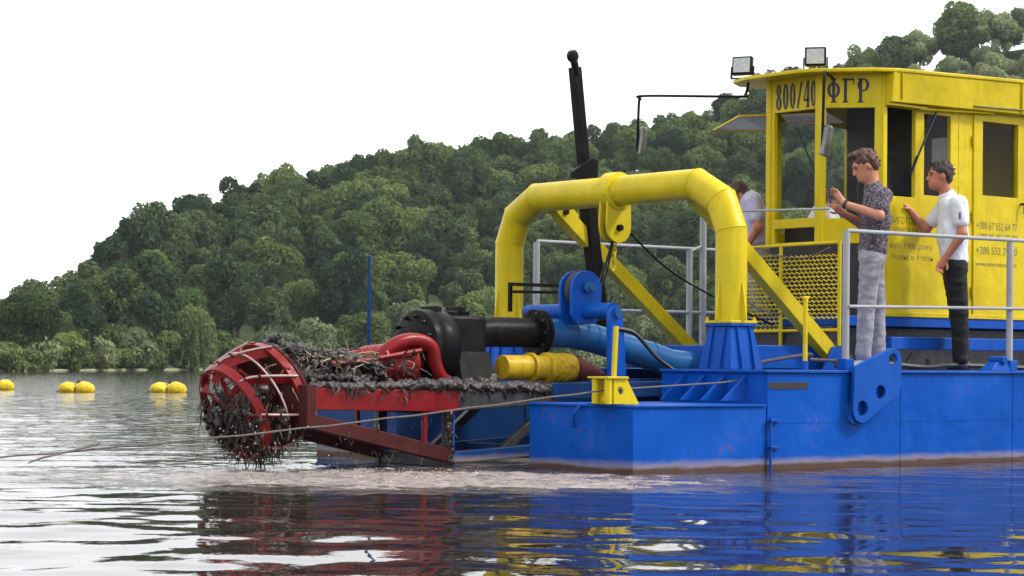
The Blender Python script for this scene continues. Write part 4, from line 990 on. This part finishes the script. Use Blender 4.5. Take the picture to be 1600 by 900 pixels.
# gate post, pole, fairlead
gp = part(MB().cyl((1.975,.15,DECK+.06), (1.975,.15,1.345), .019, seg=12), 'gate_post', 'yellow', None, 0)
part(MB().cyl((1.975,.15,DECK), (1.975,.15,DECK+.08), .026, seg=12), 'socket', 'blue', gp, 0)
part(MB().box((1.945,.135,1.335), (2.005,.165,1.36)), 'cap', 'yellow', gp, .003)
part(MB().tube([(.17,3.6,.45),(.17,3.6,1.73)], [.017,.014], 10), 'marker_pole', 'blue_dirty_shaded', None, 0)
fl = part(MB().plate([(-.02,0),(.235,0),(.10,.205),(-.02,.205)], [circ(.045,.10,.03,14)], (-.01,.20,.508), (1,0,0), (0,0,1), .02), 'rope_fairlead', 'yellow', None, .003)
part(MB().plate([(-.02,0),(.235,0),(.10,.205),(-.02,.205)], [], (-.01,.36,.508), (1,0,0), (0,0,1), .02), 'side_plate', 'yellow', fl, .003)
part(MB().cyl((-.07,.20,.512), (-.07,.20,.705), .028, seg=14), 'roller', 'yellow', fl, 0)
part(MB().cyl((-.07,.34,.512), (-.07,.34,.705), .028, seg=14), 'roller', 'yellow', fl, 0)
part(MB().box((-.11,.16,.700), (.10,.39,.716)), 'top_plate', 'yellow', fl, .003)
part(MB().box((-.11,.16,.507), (.05,.39,.514)), 'bottom_plate', 'machine', fl, 0)
part(MB().bar((.075,.30,.71), (.095,.30,1.09), .030, .03, up=(0,1,0)), 'handle_post', 'yellow', fl, .003)

# ------------------------------------------------------------------ people
def person(name, label, K, x0, y0, pos, face, head, neck, torso, arms, legs, shoes, mats, extra=None, stoop=None):
    """Profile coordinates: forward = (x0 - a)/K, up = (y0 - b)/K, lateral in metres (+ = the person's left)."""
    L = lambda a, b, lat=0.0: ((x0-a)/K, lat, (y0-b)/K)
    root = empty(name, pos, face); S = 1.0
    hc = head['c']; hp = head.get('pitch', 0)
    H = np.array(L(*hc)); cp, sp = math.cos(hp), math.sin(hp)
    def hl(f, lat, u): return (H[0] + f*cp + u*sp, lat, H[2] - f*sp + u*cp)        # head frame, pitched nose-down by hp
    body = [('el', hl(-.005,0,.02), (.098,.077,.108), hp, .02), ('el', hl(.040,0,-.060), (.064,.056,.062), hp, .03), ('el', hl(.070,0,-.092), (.028,.030,.024), hp, .025),
            ('rc', hl(.090,0,.024), hl(.112,0,-.022), .011, .015, .012), ('el', hl(.086,0,-.060), (.018,.026,.008), hp, .012), ('el', hl(.082,0,-.075), (.016,.022,.007), hp, .010),
            ('el', hl(.082,0,.036), (.020,.055,.012), hp, .016),
            ('el', hl(.093,.031,.012), (.014,.017,.011), hp, .004, 'sub'), ('el', hl(.093,-.031,.012), (.014,.017,.011), hp, .004, 'sub'),
            ('el', hl(-.012,.078,-.008), (.020,.010,.032), hp+.2, .010), ('el', hl(-.012,-.078,-.008), (.020,.010,.032), hp+.2, .010),
            ('rc', hl(-.02,0,-.06), L(*neck), .054, .062, .04)]
    tp = [L(*q) for q in torso['line']]
    for (a, ra), (b, rb) in zip(zip(tp[:-1], torso['r'][:-1]), zip(tp[1:], torso['r'][1:])): body.append(('rc', a, b, ra*.80, rb*.80, .05, torso['lat']*.95))
    for A in arms:
        sh, el, wr = (L(*q) for q in A['j'])
        body += [('rc', sh, el, .050, .043, .03), ('rc', el, wr, .045, .029, .02)]
        w = np.array(wr); hd = Vector(L(*A['hand'])) - Vector(wr); hd.normalize(); lat = Vector((0, 1, 0)); nrm = hd.cross(lat).normalized(); lat = nrm.cross(hd)
        roll = A.get('roll', 0.0); lat, nrm = lat*math.cos(roll) + nrm*math.sin(roll), nrm*math.cos(roll) - lat*math.sin(roll)
        W = Vector(wr); P_ = W + hd*.055
        body.append(('rc', tuple(W + hd*.012), tuple(W + hd*.085), .027, .030, .02))
        for sgn in (-1, 1): body.append(('rc', tuple(W + hd*.03 + lat*.016*sgn), tuple(W + hd*.09 + lat*.024*sgn), .017, .015, .012))
        cu = A.get('curl', .5); sd = A.get('side', 1)
        for fi, (o, ln) in enumerate(((-.033, .058), (-.011, .070), (.011, .076), (.033, .068))):
            k0 = W + hd*.092 + lat*o; d1 = (hd*math.cos(cu) - nrm*math.sin(cu)).normalized(); d2 = (hd*math.cos(cu*2) - nrm*math.sin(cu*2)).normalized()
            k1 = k0 + d1*ln*.55; k2 = k1 + d2*ln*.5
            body += [('rc', tuple(k0), tuple(k1), .0098, .0090, .004), ('rc', tuple(k1), tuple(k2), .0090, .0078, .004)]
        t0 = W + hd*.035 + lat*.026*sd; t1 = t0 + (hd*.6 + lat*.5*sd - nrm*.5).normalized()*.042; t2 = t1 + (hd*.8 + lat*.1*sd - nrm*.5).normalized()*.032
        body += [('rc', tuple(t0), tuple(t1), .013, .011, .008), ('rc', tuple(t1), tuple(t2), .011, .009, .004)]
    for G_ in legs:
        hpj, kn, an = (L(*q) for q in G_['j']); body += [('rc', hpj, kn, G_['r'][0]*.78, G_['r'][1]*.78, .03), ('rc', kn, an, G_['r'][1]*.78, G_['r'][2]*.70, .02)]
    V, F = sdf_mesh(body, .0085); np_object('body', V, F, mats['skin'], root)
    # shirt
    sh_ = []
    for (a, ra), (b, rb) in zip(zip(tp[:-1], torso['r'][:-1]), zip(tp[1:], torso['r'][1:])): sh_.append(('rc', a, b, ra, rb, .06, torso['lat']))
    nk = Vector(L(*neck)); sh_.append(('rc', tuple(nk + Vector((0,0,-.03))), tuple(nk + Vector((-.012,0,.012))), .078, .068, .03))
    for A in arms:
        s0, e0 = Vector(L(*A['j'][0])), Vector(L(*A['j'][1])); se = s0.lerp(e0, A.get('sleeve', .72))
        sh_.append(('rc', tuple(s0), tuple(se), .080, .068, .05))
    sh_.append(('cut', (0, 0, tp[-1][2] - .05), (0, 0, -1)))
    V, F = sdf_mesh(sh_, .009)
    np_object('shirt', V, F, mats['shirt'], root, wrinkle=(.008, (15, 15, 10)))
    # trousers
    tr = [('rc', L(*torso['line'][-1]), L(torso['line'][-1][0], torso['line'][-1][1]+.06*K), torso['r'][-1]*.97, torso['r'][-1]*.97, .04, torso['lat']*.95)]
    for G_ in legs:
        hpj, kn, an = (L(*q) for q in G_['j']); tr += [('rc', hpj, kn, *G_['r'][:2], .035), ('rc', kn, an, G_['r'][1], G_['r'][2], .02)]
    V, F = sdf_mesh(tr, .0105); np_object('trousers', V, F, mats['trousers'], root, wrinkle=(.0065, (9, 9, 24)))
    nkv = Vector(L(*neck)); up = (Vector(hl(-.02,0,-.06)) - nkv).normalized()
    cb = MB(); cb.lathe([(-.012,.078),(.0,.080),(.030,.070),(.032,.064),(.0,.066)], nkv + up*.012, up, 24); cb.build('collar', mats['shirt'], root)
    # hair
    hr = [('el', hl(-.022,0,.050), (.104,.087,.098), hp, .01), ('el', hl(-.055,0,.0), (.062,.082,.085), hp, .02), ('el', hl(.045,0,.120), (.060,.066,.030), hp-.25, .03)] if head.get('quiff') else \
         [('el', hl(-.020,0,.048), (.102,.085,.090), hp, .01), ('el', hl(-.058,0,-.002), (.056,.080,.080), hp, .02)]
    hr += [('el', hl(.095,0,-.02), (.075,.10,.085), hp, .01, 'sub'), ('el', hl(-.005,.09,-.028), (.034,.03,.045), hp, .01, 'sub'), ('el', hl(-.005,-.09,-.028), (.034,.03,.045), hp, .01, 'sub'),
           ('cut', hl(0,0,-.075), (sp*-1, 0, -cp))]
    V, F = sdf_mesh(hr, .0075); np_object('hair', V, F, mats['hair'], root, wrinkle=(.010, (42, 42, 26)))
    rgh = random.Random(5); tf = MB(); cen = Vector(hl(-.01,0,.02))
    for q in rgh.sample(range(len(V)), 150):
        p0 = Vector(V[q]); o_ = (p0 - cen).normalized()
        if o_.z < -.2: continue
        bk = (Vector(hl(-1,0,0)) - Vector(hl(0,0,0)))*.7 + Vector((rgh.gauss(0,.35), rgh.gauss(0,.35), rgh.gauss(0,.3)))
        tf.tube([p0 - o_*.006, p0 + o_*.003 + bk*.008, p0 + o_*rgh.uniform(.001,.007) + bk*.018], [.005,.004,.001], 4, caps=False)
    tf.build('hair_tufts', mats['hair'], root)
    b = MB()
    for s_ in (-1, 1): b.lathe([(0,.010),(.004,.008),(.006,.0)], hl(.084,.031*s_,.012), Vector(hl(1,0,0))-Vector(hl(0,0,0)), 8)
    b.build('eyes', 'strap', root); bb = MB()
    for s_ in (-1, 1): bb.tube([hl(.094,.014*s_,.034), hl(.095,.032*s_,.040), hl(.083,.052*s_,.034)], .005, 6)
    bb.build('eyebrows', mats['hair'], root)
    for q in shoes:
        h0, t0 = L(*q[0]), L(*q[1]); sp_ = [('rc', (h0[0], h0[1], h0[2]+.045), (t0[0], t0[1], t0[2]+.032), .045, .036, .02), ('rc', (h0[0]+.02, h0[1], h0[2]+.09), (h0[0]+.01, h0[1], h0[2]+.05), .042, .046, .02), ('cut', (0,0,h0[2]+.004), (0,0,-1))]
        V, F = sdf_mesh(sp_, .009); np_object('shoe', V, F, mats['shoe'], root)
    tag(root, label, 'person')
    return root, L, hl
FACE = R(141); LEFTV = Vector((-FWD.x, -FWD.y, 0))
# man filming with a phone, on the near walkway
m1, L1, hl1 = person('person', 'man in dark patterned shirt and grey jeans filming with a raised phone', 187, 1358, 576, (3.07, .46, DECK+.010), FACE,
    dict(c=(1351, 257), pitch=.46, quiff=True), (1364, 292),
    dict(line=[(1369, 308), (1368, 345), (1363, 388)], r=[.108, .112, .120], lat=1.45),
    [dict(j=[(1373, 306, .185), (1364, 338, .285), (1313, 318, .16)], hand=(1298, 298, .12), sleeve=.62, curl=.35, roll=.9, side=-1),
     dict(j=[(1371, 306, -.185), (1354, 346, -.22), (1316, 330, -.03)], hand=(1300, 316, .02), sleeve=.62, curl=.35, roll=-.9, side=1)],
    [dict(j=[(1358, 404, .085), (1352, 474, .095), (1347, 553, .09)], r=(.094, .074, .066)), dict(j=[(1366, 404, -.085), (1373, 474, -.09), (1376, 550, -.09)], r=(.094, .074, .066))],
    [((1350, 576, .09), (1332, 576, .09)), ((1379, 576, -.09), (1361, 576, -.09))],
    dict(skin='skin', shirt='print_shirt', trousers='jeans', hair='brown_hair', shoe='shoe_white'))
wv = Vector(L1(1316, 319, .165)); wd = (Vector(L1(1313, 318, .16)) - Vector(L1(1364, 338, .285))).normalized()
MB().lathe([(-.011,.036),(-.009,.040),(.009,.040),(.011,.036)], wv, wd, 16).build('wristwatch', 'strap', m1)
ph = MB().box((-.005,-.038,-.076), (.005,.038,.076)).build('phone', 'rubber', None, .004)
mw = Matrix.Translation(m1.location) @ Matrix.Rotation(FACE, 4, 'Z')
ph.matrix_world = mw @ Matrix.Translation(L1(1290, 303, .12)) @ Matrix.Rotation(R(14), 4, 'Y'); tag(ph, 'dark phone held up in the hands of the man in the patterned shirt', 'phone')
# man in white shirt resting his hand on the cabin sill
m2, L2, hl2 = person('person', 'man in white shirt and black trousers resting a hand on the cabin sill', 176, 1495, 573, (4.56, .74, DECK+.010), FACE,
    dict(c=(1466, 269), pitch=.05), (1478, 302),
    dict(line=[(1484, 318), (1486, 360), (1489, 400)], r=[.115, .122, .122], lat=1.42),
    [dict(j=[(1489, 314, .19), (1493, 362, .235), (1469, 398, .20)], hand=(1458, 416, .19), sleeve=.58, curl=.55, roll=1.2, side=-1),
     dict(j=[(1480, 314, -.19), (1452, 350, -.24), (1427, 322, -.20)], hand=(1412, 311, -.19), sleeve=.60, curl=.75, roll=.2, side=1)],
    [dict(j=[(1488, 412, .085), (1494, 482, .09), (1497, 556, .09)], r=(.100, .082, .070)), dict(j=[(1490, 412, -.085), (1499, 482, -.085), (1506, 553, -.09)], r=(.100, .082, .070))],
    [((1500, 573, .09), (1480, 573, .09)), ((1511, 573, -.09), (1492, 573, -.09))],
    dict(skin='tan_skin', shirt='white_shirt', trousers='black_cloth', hair='dark_hair', shoe='shoe_dark'))
MB().box((-.006,-.004,-.03), (.006,.004,.03)).build('sleeve_tab', 'ink', m2, loc=L2(1487, 334, .285))
# third man stooping beyond the gantry leg
m3, L3, hl3 = person('person', 'man in pale lavender shirt stooping behind the right gantry leg', 163, 1190, 503, (4.20, 2.86, 1.25), FACE,
    dict(c=(1157, 312), pitch=.75), (1170, 318),
    dict(line=[(1176, 322), (1184, 350), (1192, 385)], r=[.118, .122, .12], lat=1.4),
    [dict(j=[(1177, 322, .19), (1184, 362, .24), (1168, 392, .18)], hand=(1160, 408, .16), sleeve=.6, curl=.4, side=-1),
     dict(j=[(1172, 324, -.19), (1165, 366, -.22), (1155, 392, -.16)], hand=(1148, 406, -.14), sleeve=.6, curl=.4, side=1)],
    [dict(j=[(1194, 394, .09), (1180, 446, .095), (1192, 492, .09)], r=(.098, .078, .062)), dict(j=[(1194, 394, -.09), (1182, 446, -.095), (1196, 490, -.09)], r=(.098, .078, .062))],
    [((1195, 503, .09), (1177, 503, .09)), ((1198, 503, -.09), (1180, 503, -.09))],
    dict(skin='tan_skin', shirt='lav_shirt', trousers='jeans', hair='brown_hair', shoe='shoe_dark'))

# ------------------------------------------------------------------ ropes, buoys, mud, splash, haze
b = MB(); A0, B0 = Vector((-.07, .27, .612)), Vector((-5.6, 1.42, .10)); n = 26; pts = []
for i in range(n+1):
    s = i/n; p = A0.lerp(B0, s); p.z -= .05*math.sin(math.pi*s) + .004*math.sin(i*2.1); pts.append(p)
pts = [Vector((1.9, .32, .735)), Vector((1.2, .30, .67)), Vector((.3, .28, .63))] + pts
rope = b.tube(pts, .0062, 8).build('mooring_rope', 'rope'); tag(rope, 'weathered rope running left from the yellow fairlead past the red cutter', 'rope')
tw = Vector((-3.80, 1.04, .262))
tail = MB().tube([tw, tw + Vector((-.16,-.02,-.035)), tw + Vector((-.45,-.06,-.085)), tw + Vector((-.55,-.07,-.115))], [.009, .007, .008, .005], 6).build('loose_rope_end', 'rope'); tag(tail, 'frayed loose end hanging off the rope left of the cutter', 'rope end')
def buoy(px, d, w, label):
    t = (px-800)/3400; x, y = land(t*d, d); root = empty('buoy', (x, y, 0), YAW - R(90))
    pr = []
    rr = random.Random(int(px)+3)
    for s in (-1, 1):
        pr += [('el', (s*w*.24, 0, .085), (w*.31, .30, .18), 0, .08)]
        for k in range(4): pr.append(('el', (s*w*(.16+.06*k), rr.uniform(-.1,.05), .15+rr.uniform(-.03,.05)), (.10,.14,.09), 0, .04))
    V, F = sdf_mesh(pr, .03); np_object('float', V, F, 'buoy', root, wrinkle=(.03, (7, 7, 7)))
    MB().lathe([(-.02,.20),(-.015,.225),(.015,.225),(.02,.20)], (0,0,.05), (1,0,0), 20).build('strap', 'rope', root)
    MB().tube([(-w*.5,-.05,.05), (-w*.58,-.05,.01), (-w*.72,-.05,-.03)], .02, 6).build('tether', 'rope', root)
    MB().cyl((.05,0,.22), (.05,0,.29), .035, seg=10).build('eyelet', 'muddy_red', root)
    tag(root, label, 'buoy', 'yellow buoys on the water')
buoy(-4, 59, .84, 'yellow buoy cut by the left edge of the picture'); buoy(120, 55.5, .84, 'yellow double float second from the left, beneath the wooded bank'); buoy(263, 56, .86, 'yellow double float nearest to the red cutter')

def clump(name, seed, pts, mat_name, h, label, cat, wr=(.03, (14, 14, 14)), k=.03):
    rg = random.Random(seed); pr = []
    for (x, y, z, r, n_, sx, sy, sz) in pts:
        for i in range(n_):
            c = (x + rg.gauss(0, sx), y + rg.gauss(0, sy), z + rg.gauss(0, sz)); q = r*rg.uniform(.5, 1.3)
            pr.append(('el', c, (q*rg.uniform(.7, 1.6), q*rg.uniform(.7, 1.5), q*rg.uniform(.5, 1.0)), rg.uniform(-.6, .6), k))
    V, F = sdf_mesh(pr, h); o = np_object(name, V, F, mat_name, wrinkle=wr)
    return tag(o, label, cat, None, 'stuff')
# grey heap of mud and weed on the ladder behind the cutter
def along(p, q, n_, r, jit, rg):
    p, q = Vector(p), Vector(q); out = []
    for i in range(n_):
        c = p.lerp(q, (i + rg.random())/n_); out.append((c.x, c.y, c.z, r, 1, jit, jit, jit*.6))
    return out
rgm = random.Random(77)
clump('mud_heap', 3, along((-1.86,2.02,.93), (-1.55,1.95,.87), 26, .045, .035, rgm) + along((-1.6,1.90,.86), (-1.0,1.86,.79), 42, .042, .035, rgm) + along((-1.75,1.78,.70), (-.9,1.76,.66), 34, .036, .03, rgm), 'mud', .011, 'grey heap of dripping mud and weed on the ladder behind the cutter', 'mud', (.022, (34, 34, 34)))
clump('mud_crust', 5, along((-1.74,1.61,.632), (-1.2,1.60,.622), 40, .026, .012, rgm) + along((-1.2,1.60,.622), (-.75,1.60,.64), 36, .028, .012, rgm) + along((-.75,1.60,.64), (.5,1.60,.60), 80, .034, .020, rgm) + along((-.5,1.70,.63), (.1,1.72,.64), 30, .040, .03, rgm), 'mud', .011, 'crust of wet mud along the near ladder beam under the black pump', 'mud', (.02, (38, 38, 38)))
clump('mud_coat', 9, along((-.48,1.60,.02), (-.48,1.60,.45), 26, .026, .012, rgm) + along((-.4,1.60,.585), (.55,1.60,.62), 40, .022, .010, rgm), 'weed', .010, 'dark mud caked on the lower chord of the ladder', 'mud', (.014, (40, 40, 40)))
def strands(name, seed, spec, mat_name, label, cat, seg=4):
    rg = random.Random(seed); b = MB()
    for (fn, n_, Lr, rad, dr) in spec:
        for i in range(n_):
            p = Vector(fn(rg)); L_ = rg.uniform(*Lr); d = Vector((rg.gauss(0, .5), rg.gauss(0, .5), rg.gauss(-dr*1.3, .4))).normalized(); pp = [p]
            for j in range(4):
                d = (d + Vector((rg.gauss(0, .35), rg.gauss(0, .35), rg.gauss(-.30*dr, .2)))).normalized(); pp.append(pp[-1] + d*L_/4)
            r_ = rad*rg.uniform(.5, 1.4); b.tube(pp, [r_, r_*1.2, r_, r_*.8, r_*.3], seg, caps=False)
    return tag(b.build(name, mat_name, smooth=60), label, cat, None, 'stuff')
def on_cut(d0, d1, r0, r1, a0, a1):
    return lambda rg: cpt(rg.uniform(d0, d1), rg.uniform(r0, r1), R(rg.uniform(a0, a1)))
LO = (20, 200)          # the low front quarter of the basket, where the weed hangs
strands('tangled_weed', 4, [(on_cut(.22,.50,.10,.40,-30,215), 560, (.04,.17), .0034, .7), (on_cut(.0,.45,.33,.42,30,160), 200, (.04,.15), .003, 1.1), (on_cut(.36,.50,.05,.38,0,360), 170, (.03,.13), .004, .6), (on_cut(.25,.48,.34,.41,100,215), 60, (.03,.10), .006, 1.0)], 'weed', 'dark tangle of weed and roots wrapped round the red cutter', 'weed')
strands('mud_roots', 12, [(lambda rg: (rg.uniform(-1.85,-.6), rg.gauss(1.84,.10), rg.gauss(.80,.05)), 260, (.04,.16), .006, .15), (lambda rg: (rg.uniform(-1.7,.5), rg.gauss(1.58,.02), rg.gauss(.61,.025)), 120, (.02,.12), .007, 1.1), (lambda rg: (rg.uniform(-1.6,-.4), rg.gauss(1.60,.02), rg.uniform(.05,.4)), 60, (.03,.10), .004, .9)], 'mud', 'matted grey roots on the ladder between cutter and pump', 'weed')
strands('pale_weed', 8, [(on_cut(.1,.48,.25,.42,10,190), 90, (.03,.12), .0045, .8), (on_cut(.02,.3,.36,.42,50,130), 34, (.06,.16), .003, 1.3), (lambda rg: (rg.gauss(-1.40,.28), rg.gauss(1.86,.1), rg.gauss(.83,.03)), 90, (.05,.18), .0045, .1)], 'weed_pale', 'pale straw like weed hanging from the cutter and mud heap', 'weed')
rgc = random.Random(21)
prs = []
for i in range(120):
    a = R(rgc.uniform(-20, 210)); p = cpt(rgc.uniform(.20, .50), rgc.uniform(.14, .40), a); q = rgc.uniform(.008, .042)
    prs.append(('el', tuple(p), (q*1.3, q*1.2, q), rgc.uniform(-.5, .5), .015))
V, F = sdf_mesh(prs, .0095); tag(np_object('mud_lumps', V, F, 'weed', wrinkle=(.014, (38, 38, 38))), 'lumps of black mud clinging to the lower half of the cutter', 'mud', None, 'stuff')
def droplets():
    rg = random.Random(31); b = MB()
    for i in range(460):
        k = rg.random()
        if k < .3: c = Vector((rg.gauss(-2.0,.22), rg.gauss(1.9,.22), rg.uniform(.01,.35))); r = rg.uniform(.002,.006)
        elif k < .75: c = Vector((rg.gauss(-1.5,.6), rg.gauss(.9,.6), rg.uniform(.0,.012))); r = rg.uniform(.002,.007)
        else: continue
        s = [(r,0,0),(-r,0,0),(0,r,0),(0,-r,0),(0,0,r*(1.6 if k < .3 else .7)),(0,0,-r)]
        b.add([c+Vector(q) for q in s], [(0,2,4),(2,1,4),(1,3,4),(3,0,4),(2,0,5),(1,2,5),(3,1,5),(0,3,5)])
    m, n, l, bs = mat('water drops'); bs.inputs['Base Color'].default_value = (.75,.72,.70,1); bs.inputs['Roughness'].default_value = .25
    tag(b.build('splash_drops', m), 'white splash drops on the churned water beneath the cutter', 'splash', None, 'stuff')
droplets()
def haze():
    lo, hi = (-500, -500, -3), (900, 900, 75)
    m = bpy.data.materials.new('haze air'); m.use_nodes = True; n, l = m.node_tree.nodes, m.node_tree.links; n.clear()
    o = n.new('ShaderNodeOutputMaterial'); v = n.new('ShaderNodeVolumePrincipled'); v.inputs['Color'].default_value = (.84,.93,1,1); v.inputs['Density'].default_value = .00013; v.inputs['Anisotropy'].default_value = .1
    l.new(v.outputs[0], o.inputs['Volume'])
    tag(MB().box(lo, hi).build('haze', m, smooth=0), kind='stuff')
haze()
